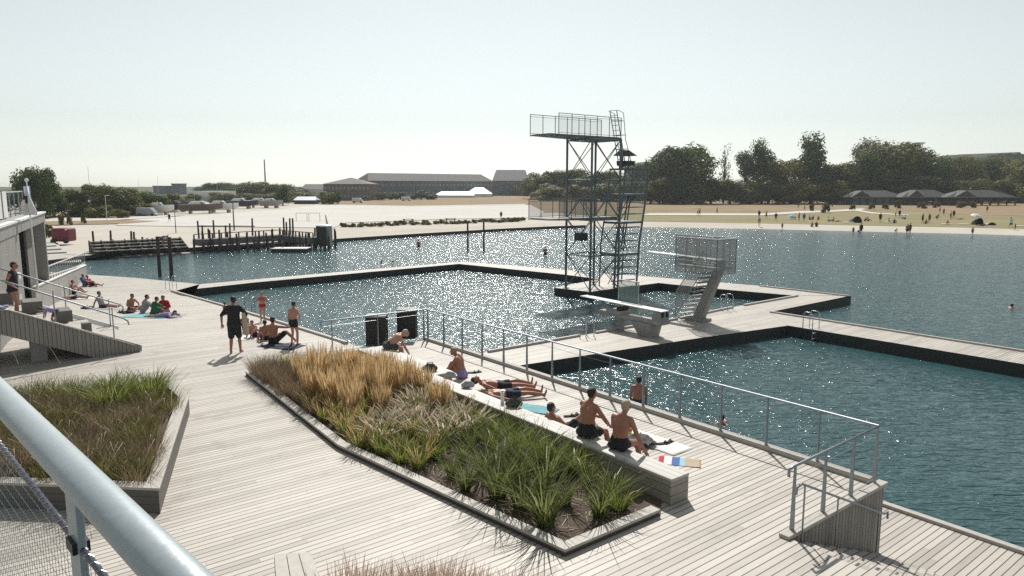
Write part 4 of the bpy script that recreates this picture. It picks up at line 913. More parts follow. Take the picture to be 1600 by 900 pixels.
    if bottom:
        c = [(hips[0], .112*fat, hips[1], .112*fat), (sp(.02)-X*.06, .119*fat, sp(.13)-X*.055, .118*fat), (sp(.02)+X*.06, .119*fat, sp(.13)+X*.055, .118*fat), (hips[0]-fwd*.045-up*.03, .098*fat, hips[0]-fwd*.04-up*.04, .09), (hips[1]-fwd*.045-up*.03, .098*fat, hips[1]-fwd*.04-up*.04, .09)]
        for h_, k_, a_ in legc: c.append((h_, .101*fat, h_.lerp(k_, long_bottom), .086+.012*(long_bottom > .5)))
        clothes('shorts', c, bottom)
    if top:
        c = [(sp(.0)-X*.06, .128*fat, sp(.38)-X*.045, .123*fat), (sp(.0)+X*.06, .128*fat, sp(.38)+X*.045, .123*fat), (sp(.38)-X*.045, .120*fat, sp(.72)-X*.08, .124), (sp(.38)+X*.045, .120*fat, sp(.72)+X*.08, .124), (shl[0], .076, shl[1], .076), (sp(.72)-X*.07, .12, sp(.88)-X*.11, .084), (sp(.72)+X*.07, .12, sp(.88)+X*.11, .084), (sp(.9), .07, nk-up*.02, .065)]
        for s_, e_, w_ in armc:
            if sleeves > .0: c.append((s_, .070, s_.lerp(e_, min(1, sleeves)), .058))
            if sleeves > 1: c.append((e_, .055, e_.lerp(w_, sleeves-1), .042))
        clothes('shirt', c, top)
    if swimtop:
        clothes('bikini_top', [(sp(.70)-X*.10, .118, sp(.72)+X*.10, .118)], swimtop)
    return e
SK, SL = 'skin', 'skin2'
# --- on the boardwalk, left
man = person(368, 552, 'stand', -8, 1.86, 'heavy man in a dark T-shirt and long black shorts standing back to the camera', SK, 'hair_d', 'c_black', 'c_black', long_bottom=.92, bodyscale=1.12, sleeves=.95,
       custom=dict(hands=[(-.34, -.02, .92), (.30, .12, .98)], el=[(-1, -.6, 0), (1, -.5, 0)]))
def towel(px, py, z, w_, l_, rz, m, label, h=.012, rumple=.0, nm='towel', cat='towel', loc=None, group=None, stripes=None):
    c = loc or P(px, py, z); e = Vector((cos(rz), sin(rz), 0)); f_ = Vector((-sin(rz), cos(rz), 0)); mb = MB(); nx, ny = 12, 16; r = random.Random(int(px*7+py)); sl_ = (zdeck(c.y+1)-zdeck(c.y-1))/2
    for j in range(ny+1):
        for i in range(nx+1):
            x = (i/nx-.5)*w_; y = (j/ny-.5)*l_; v = e*x+f_*y; q = c+v; q.z = c.z+sl_*v.y+.012+rumple*abs(noise.noise(Vector((x*6+px, y*6, 0))))+.006*sin(x*9+y*5); mb.v.append(q)
    for j in range(ny):
        for i in range(nx):
            a = j*(nx+1)+i; mb.f.append((a, a+1, a+nx+2, a+nx+1)); mb.m.append(0 if not stripes else (j*len(stripes)//ny))
    o = mb.build(nm, [M[k] for k in (stripes or [m])], smooth=True, origin=c); o.modifiers.new('t', 'SOLIDIFY').thickness = h; T(o, label, cat, group); return o
# folded towel over the man's arm
bt = MB(); pm = man.location; bt.hexa([pm+Vector(v) for v in ((.30, -.05, .62), (.44, -.05, .62), (.44, .12, .62), (.30, .12, .62))], [pm+Vector(v) for v in ((.26, -.03, 1.30), (.38, -.03, 1.34), (.38, .10, 1.34), (.26, .10, 1.30))])
T(bt.build('towel', M['c_tan'], bevel=.02), 'tan towel hanging over the standing man’s right arm', 'towel')
person(353, 491, 'sit', 40, 1.15, 'small child in a pink top sitting on the edge behind the standing man', SK, 'hair_d', 'c_pink', 'c_navy', voxel=.014)
person(411, 503, 'arms_in', 170, 1.34, 'girl in a red bikini bottom standing with folded arms behind the seated group', SL, 'hair_l', None, 'c_red', voxel=.013, kind='f', long_bottom=.12, swimtop='c_pink')
person(386, 521, 'lounge', 120, 1.6, 'woman seated just right of the standing man, leaning on one arm', SK, 'hair_d', 'c_charcoal', 'c_navy', voxel=.013, kind='f', sleeves=.3, long_bottom=.4)
person(399, 527, 'hug', 200, 1.3, 'bare backed child seated between the woman and the pointing man', SL, 'hair_d', None, 'c_navy', voxel=.013)
person(414, 531, 'lounge', 330, 1.5, 'seated youngster with bare shoulders just left of the pointing man', SK, 'hair_d', None, 'c_black', voxel=.013)
person(428, 536, 'point', 8, 1.78, 'seated man with a white visor stretching his right arm towards the standing boy', SK, 'hair_d', None, 'c_black', voxel=.012, long_bottom=.8)
person(460, 539, 'hips', 25, 1.50, 'boy standing half in a dark wetsuit with one sleeve on, right of the group', SL, 'hair_d', None, 'c_black', voxel=.012, long_bottom=.35)
slv = COL.objects[-1]
towel(388, 533, -.0, .9, 1.5, .4, 'c_white', 'white towel under the group seated on the ramp', loc=PG(388, 527))
towel(430, 540, -.0, .8, 1.4, 1.2, 'c_navy', 'dark blanket under the pointing man', loc=PG(440, 541))
# --- group of five on blankets
person(205, 486, 'cross', 110, 1.72, 'bare chested person seated leftmost of the blanket group', SK, 'hair_d', None, 'c_charcoal', voxel=.014)
person(224, 489, 'hug', 60, 1.75, 'person in a grey shirt seated second from the left in the blanket group', SL, 'hair_d', 'c_grey', 'c_grey', voxel=.014)
person(240, 492, 'hug', 40, 1.68, 'person in a green shirt seated in the middle of the blanket group', SL, 'hair_d', 'c_green', 'c_green', voxel=.014, sleeves=1.6)
person(259, 489, 'cross', 190, 1.72, 'person in a bright red shirt at the right of the blanket group', SK, 'hair_d', 'c_red', 'c_navy', voxel=.014, sleeves=1.2)
person(255, 496, 'prone', 280, 1.6, 'person in violet lying in front of the red shirted one', SL, 'hair_d', 'c_violet', 'c_violet', voxel=.016, kind='f')
towel(232, 491, 0, 1.6, 2.6, 1.3, 'c_teal', 'pale green blanket under the five seated friends', loc=PG(236, 494))
towel(198, 488, 0, .5, .9, .9, 'c_black', 'black bag like bundle left of the blanket group', loc=PG(197, 489), rumple=.25, nm='bag', cat='bag')
# --- sunbathers by the boarded wall
person(160, 481, 'longsit', 95, 1.7, 'sunbather in a grey vest sitting up alone left of the blanket group', SK, 'hair_d', 'c_grey', 'c_charcoal', voxel=.015, sleeves=0)
person(112, 468, 'lie', 70, 1.65, 'sunbather lying with bare red tanned legs at the foot of the boarded wall', SL, 'hair_l', 'c_tan', 'c_navy', voxel=.016, kind='f', sleeves=0)
person(116, 459, 'sit', 80, 1.7, 'dark haired sunbather sitting up by the boarded wall', SK, 'hair_d', None, 'c_black', voxel=.015)
person(133, 447, 'lounge', 100, 1.7, 'sunbather in blue leaning back at the far end of the wall, left one', SK, 'hair_d', 'c_blue', 'c_blue', voxel=.016)
person(143, 447, 'recline', 110, 1.7, 'sunbather in red reclining farthest along the wall, right one', SK, 'hair_d', 'c_red', 'c_navy', voxel=.016)
towel(125, 465, 0, .8, 1.9, 2.2, 'c_white', 'white towel under the sunbather with tanned legs', loc=PG(118, 467))
towel(170, 484, 0, .7, 1.8, 1.4, 'c_grey', 'grey towel beside the lone seated sunbather', loc=PG(166, 483))
towel(134, 482, 0, .5, .6, .3, 'c_black', 'small dark bag on the boards left of the lone sunbather', loc=PG(137, 482), rumple=.25, nm='bag', cat='bag')
# --- on the seating steps
def on_step(b, a): return qs(b, a, RI*(int((b-.30)/TR)+1)-.02)
person(0, 0, 'stand', 70, 1.72, 'woman in a dark swimsuit standing on the seating steps', SK, 'hair_d', 'c_black', 'c_black', voxel=.013, loc=on_step(3.25, .50), sleeves=0, long_bottom=.12, bodyscale=1.1, kind='m', custom=dict(hands=[(-.26, .02, .88), (.26, .12, 1.0)]))
person(0, 0, 'bend', 250, .98, 'small child in a pale violet shirt bending over on the seating steps', SK, 'hair_d', 'c_violet', 'c_charcoal', voxel=.014, loc=on_step(2.30, .42), sleeves=.6)
towel(0, 0, 0, .6, 1.2, .6, 'c_white', 'crumpled white and violet towel on the top seating step', loc=on_step(3.7, .45)+UP*.01, rumple=.08, stripes=['c_white', 'c_violet', 'c_white'])
# --- bench and terrace
def on_bench(px, py): return P(px, py, ZB)
def sitb(px, py, **k):
    q = P(px, py, ZB); return Vector((q.x, q.y, 0))
person(0, 0, 'bench_slump', 75, 1.75, 'bare backed man slumped forward on the bench beside the dark bins', SL, 'hair_g', None, 'c_charcoal', voxel=.011, loc=sitb(606, 545), bodyscale=1.06, long_bottom=.6)
person(0, 0, 'read', -72, 1.76, 'sunburnt man sitting with one knee up and head bowed on the terrace', SK, 'hair_l', None, 'c_violet', voxel=.0105, loc=P(722, 590, 0)+Vector((0, 0, .0)), long_bottom=.25)
person(0, 0, 'lie', 77, 1.80, 'man in black shorts lying on his back, farther one of the two', SK, 'hair_d', None, 'c_black', voxel=.0105, loc=P(782, 609, 0), long_bottom=.5, custom=dict(nk=(0, -.50, .20), hd=(0, -.13, .09)))
person(0, 0, 'lie', 78, 1.78, 'man in navy shorts lying on his back, nearer one of the two', SK, 'hair_d', None, 'c_navy', voxel=.0105, loc=P(796, 622, 0), long_bottom=.5)
person(0, 0, 'recline', 62, 1.74, 'dark haired man reclining low behind the bench, head and shoulders showing', SK, 'hair_d', None, 'c_black', voxel=.0105, loc=P(882, 678, 0), custom=dict(hands=[(-.30, -.18, .05), (.34, -.30, .05)]))
person(0, 0, 'bench', 50, 1.84, 'dark haired man in black shorts sitting on the bench, turning to his right', SK, 'hair_d', None, 'c_black', voxel=.0095, loc=sitb(916, 682), bodyscale=1.05, custom=dict(hands=[(-.10, .42, .72), (.26, .34, .66)], nk=(-.02, .10, 1.09)))
person(0, 0, 'bench_arm', 42, 1.84, 'fair haired man in black trunks sitting on the bench propped on his right arm', SK, 'hair_g', None, 'c_black', voxel=.0095, loc=sitb(967, 702), long_bottom=.3, bodyscale=1.02)
towel(0, 0, 0, .65, 1.6, radians(40), 'c_white', 'white towel on the boards in front of the fair haired man', loc=P(1020, 690, 0))
towel(0, 0, 0, .45, .7, radians(20), 'c_charcoal', 'crumpled grey shirt on the white towel beside the bench', loc=P(1000, 692, 0)+UP*.03, rumple=.14, nm='shirt', cat='shirt')
towel(0, 0, 0, .42, .8, radians(75), 'c_red', 'small striped towel in red, blue and sand colours on the boards', loc=P(1062, 722, 0), stripes=['c_tan', 'c_tan', 'c_lblue', 'c_blue', 'c_white', 'c_red'])
towel(0, 0, 0, .5, 1.0, radians(60), 'c_teal', 'pale blue towel behind the bench by the reclining man', loc=P(838, 640, 0), rumple=.04)
def bag(p, s, m, label, nm='bag', cat='bag', strap=True):
    e = E(nm, p, label, cat); r = random.Random(int(p.x*100)); caps = [(Vector((-.16, 0, .10)), .10, Vector((.16, .02, .10)), .10), (Vector((-.08, .0, .2)), .07, Vector((.1, 0, .18)), .08), (Vector((.02, .05, .1)), .12, Vector((-.06, -.04, .12)), .1)]
    remeshed('body', caps, .018, M[m], e, 2, s)
    if strap: mb = MB(); mb.path([Vector((-.15, 0, .12))*s, Vector((-.1, .02, .28))*s, Vector((.08, .02, .30))*s, Vector((.15, 0, .12))*s], .012, 6); mb.build('strap', M['c_black'], e, smooth=True)
    return e
bag(P(672, 580, ZB), .8, 'c_charcoal', 'dark patterned bag on the bench in front of the bowed man')
bag(P(703, 590, ZB), .62, 'c_grey', 'crumpled grey cloth bundle on the bench beside the bowed man', 'cloth_bundle', 'cloth bundle', False)
bag(P(731, 606, ZB), .66, 'c_grey', 'grey bundle on the bench by the head of the farther lying man', 'cloth_bundle', 'cloth bundle', False)
bag(P(803, 636, ZB), .78, 'c_charcoal', 'dark olive rucksack on the bench behind the nearer lying man')
bag(P(777, 622, 0), .6, 'c_navy', 'navy bundle next to the nearer lying man’s waist', 'cloth_bundle', 'cloth bundle', False)
a = P(785, 629, ZB); e = E('bottle', a, 'white flask standing on the bench left of the olive rucksack', 'bottle'); part('body', M['white'], e, lambda mb: mb.tube(a, a+UP*.24, .045, 12)); part('cap', M['steel_l'], e, lambda mb: mb.tube(a+UP*.24, a+UP*.29, .028, 10)); rel(e)
a = P(984, 678, 0)+UP*.0; e = E('drink_can', a+UP*.4, 'small yellow and red drink box beside the fair haired man', 'drink'); part('body', M['c_yellow'], e, lambda mb: mb.box(a+UP*.10, (.07, .06, .16), (Av, Bv, UP))); part('label', M['c_red'], e, lambda mb: mb.box(a+UP*.09, (.074, .064, .05), (Av, Bv, UP))); rel(e)
def sandals(p, rz, label, m='c_black'):
    e = E('sandals', p, label, 'sandals')
    for i, (dx, dy) in enumerate(((0, 0), (.13, .06))):
        c = p+Vector((dx, dy, 0)); X = Vector((cos(rz+i*.4), sin(rz+i*.4), 0)); Y_ = Vector((-X.y, X.x, 0))
        so_ = part('sole', M[m], e, lambda mb: mb.box(c+UP*.016, (.28, .10, .028), (X, Y_, UP)), bevel=.01)
        part('strap', M[m], e, lambda mb: mb.path([c+X*.05-Y_*.045+UP*.03, c+X*.06+UP*.075, c+X*.05+Y_*.045+UP*.03], .012, 5))
    rel(e)
sandals(P(1036, 694, 0), .3, 'black sandals at the end of the white towel'); sandals(P(738, 583, 0), .1, 'dark sandals on the boards right of the bowed man'); sandals(P(890, 651, 0), .2, 'dark flip flop pair near the knees of the reclining man')
# --- swimmers and waders near
e = person(0, 0, 'wade', 12, 1.78, 'bare backed man standing waist deep in the pool beyond the railing', SK, 'hair_d', None, 'c_navy', voxel=.011, loc=Vector((PY(998, 600, 20.5).x, 20.5, -2.0)))
def swimmer(px, py, label, skin='skin', hair='hair_d', rz=0, arms=True, grp='swimmers in the bay'):
    a = P(px, py, ZW); e = E('person', a, label, 'person', None, rz)
    remeshed('body', [(Vector((0, 0, .16)), .085, Vector((0, .01, .14)), .08), (Vector((0, 0, .08)), .055, Vector((0, -.02, -.02)), .06), (Vector((-.17, -.03, -.03)), .07, Vector((.17, -.03, -.03)), .07), (Vector((-.2, 0, -.04)), .05, Vector((-.38, .22, .0)), .035), (Vector((.2, 0, -.04)), .05, Vector((.36, .26, .01)), .035), (Vector((0, -.1, -.1)), .13, Vector((0, -.55, -.14)), .10)], .016, M[skin], e, 2)
    remeshed('hair', [(Vector((0, -.012, .19)), .088, Vector((0, -.02, .17)), .088)], .018, M[hair], e, 1)
swimmer(1127, 660, 'swimmer’s dark head in the glitter behind the terrace railing', rz=.5)
swimmer(1581, 481, 'swimmer doing breaststroke at the right edge of the bay', skin='skin2', rz=-1.4)
swimmer(596, 411, 'swimmer in the glitter of the bay, left one of the close pair', rz=1); swimmer(614, 411, 'swimmer in the glitter of the bay, right one of the close pair')
person(0, 0, 'stand', 180, 1.6, 'lone wader standing in the glittering bay left of the water goal', SK, 'hair_d', None, 'c_black', voxel=.03, loc=P(654, 386, ZW)-UP*.7, hands=False)
person(0, 0, 'stand', 180, 1.6, 'lone wader standing in the bay between the water goal and the diving tower', SK, 'hair_d', None, 'c_black', voxel=.03, loc=P(852, 398, ZW)-UP*.7, hands=False)
# --- small figures on the far shore: a few bodies built once, then copied with their own clothes
PROT = {}
def proto(pose, top, bottom, kind='m', skin='skin'):
    key = (pose, top, bottom, kind, skin)
    if key not in PROT: PROT[key] = person(0, 0, pose, 0, 1.75, 'x', skin, 'hair_d', top, bottom, voxel=.045, loc=Vector((0, 0, 0)), hands=False, kind=kind)
    return PROT[key]
used_ = set()
def far_person(px, py, pose, face, label, top=None, bottom='c_black', H=1.75, water=0.0, kind='m', skin='skin'):
    pr = proto(pose, top, bottom, kind, skin); k = (pose, top, bottom, kind, skin)
    if k in used_: o = copy_tree(pr)
    else: o = pr; used_.add(k)
    a = P(px, py, ZG)
    for _ in range(12): a = P(px, py, ground_z(a)*.5+a.z*.5)
    a = P(px, py, max(a.z, ZW))
    o.location = a-UP*water; o.rotation_euler = (0, 0, -radians(face)); o.scale = (H/1.75,)*3; o['label'] = label; o['group'] = 'people on the far beach'
FP = [(1186, 341, 'stand', 0, 'dark clad person standing at the left end of the lawn, nearer the tower', 'c_black', 'c_black'), (1197, 342.5, 'walk', 60, 'tanned person walking just right of the dark clad one at the lawn’s left end', None, 'c_charcoal'),
 (1212, 346, 'walk', 200, 'dark figure walking down to the water left of the blue parasol', 'c_black', 'c_charcoal'), (1186, 354.5, 'stand', 180, 'slim bare figure standing at the sand edge below the dark clad one', None, 'c_tan'), (1222, 358, 'stand', 170, 'child standing in the shallows left of the pair at the waterline', None, 'c_navy', 1.3, .15),
 (1248, 346, 'stand', 90, 'person in a red top standing right of the blue parasol', 'c_red', 'c_charcoal'), (1256, 347, 'stand', 200, 'person in blue standing next to the one in the red top', 'c_blue', 'c_blue'), (1265, 343.5, 'sit', 90, 'person in red sitting on the lawn behind the blue clad one', 'c_red', 'c_black'),
 (1270, 343.5, 'sit', 250, 'dark person sitting right next to the red seated one', 'c_charcoal', 'c_black'), (1278, 343.5, 'hug', 180, 'single person sitting upright right of the seated pair on the lawn', None, 'c_black'), (1268, 354, 'hug', 180, 'person squatting at the waterline, left one of the pair', None, 'c_black'), (1275.5, 354, 'sit', 200, 'person sitting at the waterline, right one of the pair', 'c_charcoal', 'c_black'),
 (1294, 346, 'sit', 90, 'person in white sitting at the lawn edge right of the waterline pair', 'c_white', 'c_black'), (1302, 346, 'sit', 260, 'bare person sitting beside the one in white at the lawn edge', None, 'c_black'), (1308, 346.5, 'lie', 90, 'person lying on the lawn edge beside the seated two', None, 'c_black'),
 (1351, 346, 'hug', 120, 'person sitting right of the dark domed shelter, left one', 'c_charcoal', 'c_black'), (1356, 345.5, 'sit', 90, 'person sitting right of the dark domed shelter, right one', None, 'c_navy'), (1333, 364, 'stand', 190, 'child wading before the dark domed shelter', None, 'c_black', 1.25, .25), (1341, 363.5, 'crouch', 100, 'figure crouching in the shallows between two waders', None, 'c_black', 1.4, .15),
 (1345, 365.5, 'stand', 190, 'adult wading beside the crouching figure', 'c_black', 'c_black', 1.8, .15), (1375, 348.5, 'stand', 180, 'tall lone dark person standing on the lawn edge', 'c_black', 'c_black', 1.9), (1399, 363, 'crouch', 60, 'child kneeling in the shallows left of the two tall waders', None, 'c_navy', 1.3, .1),
 (1417, 367, 'stand', 185, 'tall wader at the water’s edge, left one of the two', None, 'c_black', 1.85, .15), (1421, 366, 'stand', 170, 'tall wader at the water’s edge, right one of the two', 'c_charcoal', 'c_black', 1.85, .12), (1399, 340, 'stand', 100, 'person in a yellow top standing on the lawn', 'c_yellow', 'c_green'), (1405, 341, 'stand', 180, 'person in black standing right of the yellow one', 'c_black', 'c_black', 1.85),
 (1409, 342, 'sit', 90, 'person in white sitting at the feet of the black clad one', 'c_white', 'c_grey'), (1414, 342.5, 'sit', 270, 'person in pale blue sitting right of the white seated one', 'c_lblue', 'c_black'), (1389, 348, 'sit', 120, 'person sitting on a white towel left of the two tall waders', None, 'c_black'), (1397, 349, 'cross', 180, 'person sitting cross legged right of the one on the white towel', 'c_charcoal', 'c_black'),
 (1441, 349.5, 'stand', 90, 'dark person standing, left of the threesome by the shore', 'c_black', 'c_black', 1.85), (1446, 349.5, 'hug', 180, 'person squatting in the middle of the threesome by the shore', None, 'c_black'), (1452, 349, 'stand', 260, 'dark person standing, right of the threesome by the shore', 'c_charcoal', 'c_black', 1.85), (1463, 343, 'crouch', 90, 'dark figure crouching on the lawn behind the threesome', 'c_black', 'c_black'),
 (1474, 337, 'stand', 180, 'person standing farther up the lawn behind the crouching figure', None, 'c_charcoal'), (1468, 333, 'stand', 90, 'small person standing far up the lawn near the bushes', 'c_tan', 'c_charcoal'), (1485, 343.5, 'stand', 100, 'person standing on the lawn, left one of the dark pair', None, 'c_black', 1.8), (1490, 342, 'stand', 250, 'person standing on the lawn, right one of the dark pair', 'c_black', 'c_black', 1.9), (1500, 343, 'lie', 90, 'person lying on the lawn right of the dark pair', None, 'c_black'),
 (1479, 351, 'hug', 160, 'person sitting on a white towel left of the white parasol', None, 'c_charcoal'), (1534, 353.5, 'lie', 100, 'person lying beside the black dome tent', None, 'c_red'), (1519, 368, 'stand', 180, 'child in red trunks standing in the shallows under the white parasol', None, 'c_red', 1.4, .1), (1579, 358, 'walk', 250, 'adult in a pale blue shirt bending to a child at the right', 'c_lblue', 'c_black', 1.9),
 (1586, 359.5, 'stand', 270, 'child beside the adult in the pale blue shirt', 'c_charcoal', 'c_black', 1.05), (1542, 332, 'stand', 180, 'lone person in red far up the lawn before the rightmost pavilion', 'c_red', 'c_black'), (1247, 326, 'walk', 90, 'walker on the sand path above the blue parasol, leftmost', 'c_charcoal', 'c_black'), (1257, 329.5, 'walk', 270, 'walker on the sand path above the blue parasol, second', 'c_tan', 'c_charcoal'), (1300, 325.5, 'walk', 90, 'dark walker on the path before the foot of the wood', 'c_black', 'c_black'),
 (1090, 337.5, 'walk', 90, 'walker in dark clothes on the grass right of the tower, left one', 'c_grey', 'c_charcoal'), (1093, 337.5, 'walk', 80, 'walker in dark clothes on the grass right of the tower, right one', 'c_black', 'c_charcoal'), (1120, 335, 'walk', 100, 'lone walker on the grass right of the pair of walkers', 'c_charcoal', 'c_black'), (783, 343, 'stand', 180, 'lone person standing on the sand left of the diving tower', 'c_charcoal', 'c_black'), (265, 347.5, 'walk', 180, 'lone dark walker on the gravel yard near the van', 'c_black', 'c_black')]
for f_ in FP:
    kw = {}
    if len(f_) > 7: kw['H'] = f_[7]
    if len(f_) > 8: kw['water'] = f_[8]
    far_person(f_[0], f_[1], f_[2], f_[3], f_[4], f_[5], f_[6], **kw)
for px, py, tx in ((1325, 348.6, 'white towel on the sand left of the dark domed shelter'), (1391, 348.5, 'white towel under the pair left of the tall waders'), (1479, 351.5, 'white towel under the person left of the white parasol'), (1505, 351.5, 'white towel just left of the white parasol'), (1592, 354.5, 'white towel on the lawn at the right edge')):
    a = P(px, py, ZG); mb = MB(); mb.box(a+UP*.16, (1.9, 1.0, .06)); T(mb.build('towel', M['c_white'], origin=a), tx, 'towel')
# two people on the wharf
person(0, 0, 'bend', 90, 1.75, 'person bending beside a white board on the wharf', SK, 'hair_d', 'c_grey', 'c_charcoal', voxel=.03, loc=P(254, 384, -.9), hands=False)
# ================================================================== far land: buildings, boats, wharf
def gp(px, py): return P(px, py, ZG)
def facing(px0, px1, py):
    """frame of a thing whose near foot runs from column px0 to px1 at ground row py"""
    a, b = gp(px0, py), gp(px1, py); u = (b-a); L = u.length; u.normalize(); v = Vector((-u.y, u.x, 0)); s = a.y/F
    return a, u, v, L, s
def bldg(name, px0, px1, py0, py1, ytop, yeave, depth, wall, roof, label, kind='gable', cat='building', wins=None, parts=None, ridge_in=.0):
    a, b = gp(px0, py0), gp(px1, py1); u = (b-a); L = u.length; u.normalize(); v = Vector((-u.y, u.x, 0))
    if v.y < 0: v = -v
    s = (a.y+b.y)/2/F; y0 = (py0+py1)/2
    he = (y0-yeave)*s; ht = (y0-ytop)*s
    e = E(name, a, label, cat)
    q = lambda x, y, z: a+u*x+v*y+UP*z
    part('wall', wall, e, lambda mb: mb.hexa([q(0, 0, -.5), q(L, 0, -.5), q(L, depth, -.5), q(0, depth, -.5)], [q(0, 0, he), q(L, 0, he), q(L, depth, he), q(0, depth, he)]))
    o = .4
    def rf(mb):
        if kind == 'flat': mb.hexa([q(-o, -o, he), q(L+o, -o, he), q(L+o, depth+o, he), q(-o, depth+o, he)], [q(-o, -o, ht), q(L+o, -o, ht), q(L+o, depth+o, ht), q(-o, depth+o, ht)])
        else:
            r0, r1 = (q(ridge_in, depth/2, ht), q(L-ridge_in, depth/2, ht))
            mb.add([q(-o, -o, he+.02), q(L+o, -o, he+.02), q(L+o, depth+o, he+.02), q(-o, depth+o, he+.02), r0, r1], [(0, 1, 5, 4), (2, 3, 4, 5), (1, 2, 5), (3, 0, 4), (3, 2, 1, 0)])
    r = part('roof', roof, e, rf)
    if wins:
        n, rows, w_, h_ = wins
        base = None
        for rr in range(rows):
            for i in range(n):
                x = L*(i+.5)/n; z = he*(rr+.5)/rows+.1
                if base is None:
                    mb = MB(); mb.box((0, 0, 0), (w_, .12, h_), (u, v, UP)); base = mb.build('window', M['glass'], e); base.location = q(x, -.04, z)
                else:
                    c = base.copy(); COL.objects.link(c); c.parent = e; c.location = q(x, -.04, z)
    rel(e)
    return e
bldg('barracks', 576, 770, 309.5, 307, 272, 283.5, 14, M['wallg'], M['roofr'], 'very long grey two storey block with a slate roof behind the gravel yard', wins=(34, 2, 1.0, 1.3), ridge_in=4)
bldg('barracks', 506, 578, 313.5, 313.5, 278, 288, 20, M['wallb'], M['roofr'], 'brown brick wing with a dark hipped roof left of the long grey block', wins=(12, 2, .9, 1.2), ridge_in=10)
bldg('warehouse', 770, 826, 306, 306, 265.5, 283, 30, M['wallg'], M['roofd'], 'dark big roofed hall at the right end of the long grey block', ridge_in=2)
bldg('shed', 470, 505, 308, 308, 288, 296, 14, M['wallw'], M['roofr'], 'pale gabled house with a dull red roof left of the brown brick wing', wins=(4, 1, 1, 1), ridge_in=1)
bldg('shed', 460, 492, 319, 319, 307.5, 313, 6, M['roofd'], M['steel_l'], 'small dark shed with a pale metal roof at the yard edge', ridge_in=.3)
bldg('hall', 304, 345, 315, 315, 299, 306, 16, M['wallw'], M['wallw'], 'low white hall with a band of windows among the trees', kind='flat', wins=(7, 1, 1.1, 1.1))
bldg('silo_block', 240, 258, 304, 304, 290.5, 292, 12, M['wallg'], M['roofr'], 'low grey industrial block above the left hand trees', kind='flat')
bldg('silo_block', 269, 281, 304, 304, 287, 288.5, 12, M['wallg'], M['roofr'], 'narrow grey tower block above the left hand trees', kind='flat')
bldg('tent_hall', 680, 740, 309, 309, 299.5, 305, 12, M['c_white'], M['white'], 'wide white tent roofed hall in front of the long block', ridge_in=3)
bldg('tent_hall', 728, 768, 308, 308, 293, 303, 12, M['c_white'], M['white'], 'taller white tent roofed hall with a vent, right of the wide one', ridge_in=5)
# pavilions on the right: three hipped roofs on posts
pav = [(1318, 1420, 320.5, 298, 'dark hipped beach pavilion with closed pale walls, leftmost of three'), (1408, 1492, 321, 297, 'dark hipped beach pavilion on open posts, middle of three'), (1478, 1590, 321.5, 297.5, 'dark hipped beach pavilion with a long row of posts, rightmost of three')]
for i, (x0, x1, yb, yt, tx) in enumerate(pav):
    a, u, v, L, s = facing(x0, x1, yb)
    q = lambda x, y, z: a+u*x+v*y+UP*z
    e = E('pavilion', a, tx, 'pavilion', 'beach pavilions'); he = (yb-308.5)*s; ht = (yb-yt)*s; dp = 9
    part('roof', M['roofd'], e, lambda mb: mb.add([q(0, 0, he), q(L, 0, he), q(L, dp, he), q(0, dp, he), q(L*.3, dp/2, ht), q(L*.72, dp/2, ht)], [(0, 1, 5, 4), (2, 3, 4, 5), (1, 2, 5), (3, 0, 4), (3, 2, 1, 0)]))
    part('gable', M['roofd'], e, lambda mb: mb.add([q(L*.10, -.3, he), q(L*.42, -.3, he), q(L*.26, -.3, ht-.1), q(L*.26, dp/2, ht-.1), q(L*.10, dp/2, he), q(L*.42, dp/2, he)], [(0, 1, 2), (0, 2, 3, 4), (2, 1, 5, 3)]))
    part('eaves', M['greywood'], e, lambda mb: mb.bar(q(-.3, -.35, he+.05), q(L+.3, -.35, he+.05), .15, .3))
    n = 9
    for k in range(n):
        for y in (0.4, dp-.4):
            part('post', M['post'], e, lambda mb: mb.box(q(.6+(L-1.2)*k/(n-1), y, he/2), (.32, .32, he), (u, v, UP)))
    if i == 0: part('wall', M['wallg'], e, lambda mb: mb.hexa([q(3.5, .8, 0), q(L*.8, .8, 0), q(L*.8, dp-1, 0), q(3.5, dp-1, 0)], [q(3.5, .8, he-.1), q(L*.8, .8, he-.1), q(L*.8, dp-1, he-.1), q(3.5, dp-1, he-.1)]))
    else: part('wall', M['wallb'], e, lambda mb: mb.hexa([q(L*.1, dp*.6, 0), q(L*.5, dp*.6, 0), q(L*.5, dp-1, 0), q(L*.1, dp-1, 0)], [q(L*.1, dp*.6, he-.1), q(L*.5, dp*.6, he-.1), q(L*.5, dp-1, he-.1), q(L*.1, dp-1, he-.1)]))
    rel(e)
# tall chimney, masts, lamps
def mast(name, px, py, ytop, r, m, label, cat, group=None, arm=None):
    a = gp(px, py); s = a.y/F; h = (py-ytop)*s*1.0
    e = E(name, a, label, cat, group)
    part('shaft', m, e, lambda mb: mb.tube(a-UP*.3, a+UP*h, r, 8, r*.6))
    if arm: part('lamp_head', M['steel_l'], e, lambda mb: mb.bar(a+UP*h, a+UP*h+Vector((arm, 0, .05)), .2, .1))
    else: part('tip', m, e, lambda mb: mb.tube(a+UP*h, a+UP*(h*1.02), r*.5, 6, r*.3))
    rel(e); return e
mast('chimney', 415.5, 304, 251, .75, M['conc_d'], 'tall thin brick chimney rising above the trees left of the barracks', 'chimney')
mast('lamp_post', 168, 352, 306, .06, M['steel_l'], 'grey street lamp standing on the grass right of the red kiosk', 'street lamp', arm=.7)
mast('lamp_post', 275, 364, 330, .07, M['post'], 'dark lamp post on the gravel behind the wharf', 'street lamp', arm=.5)
mast('lamp_post', 366, 360, 318, .13, M['greywood'], 'stout wooden mast standing on the gravel behind the wharf', 'mast')
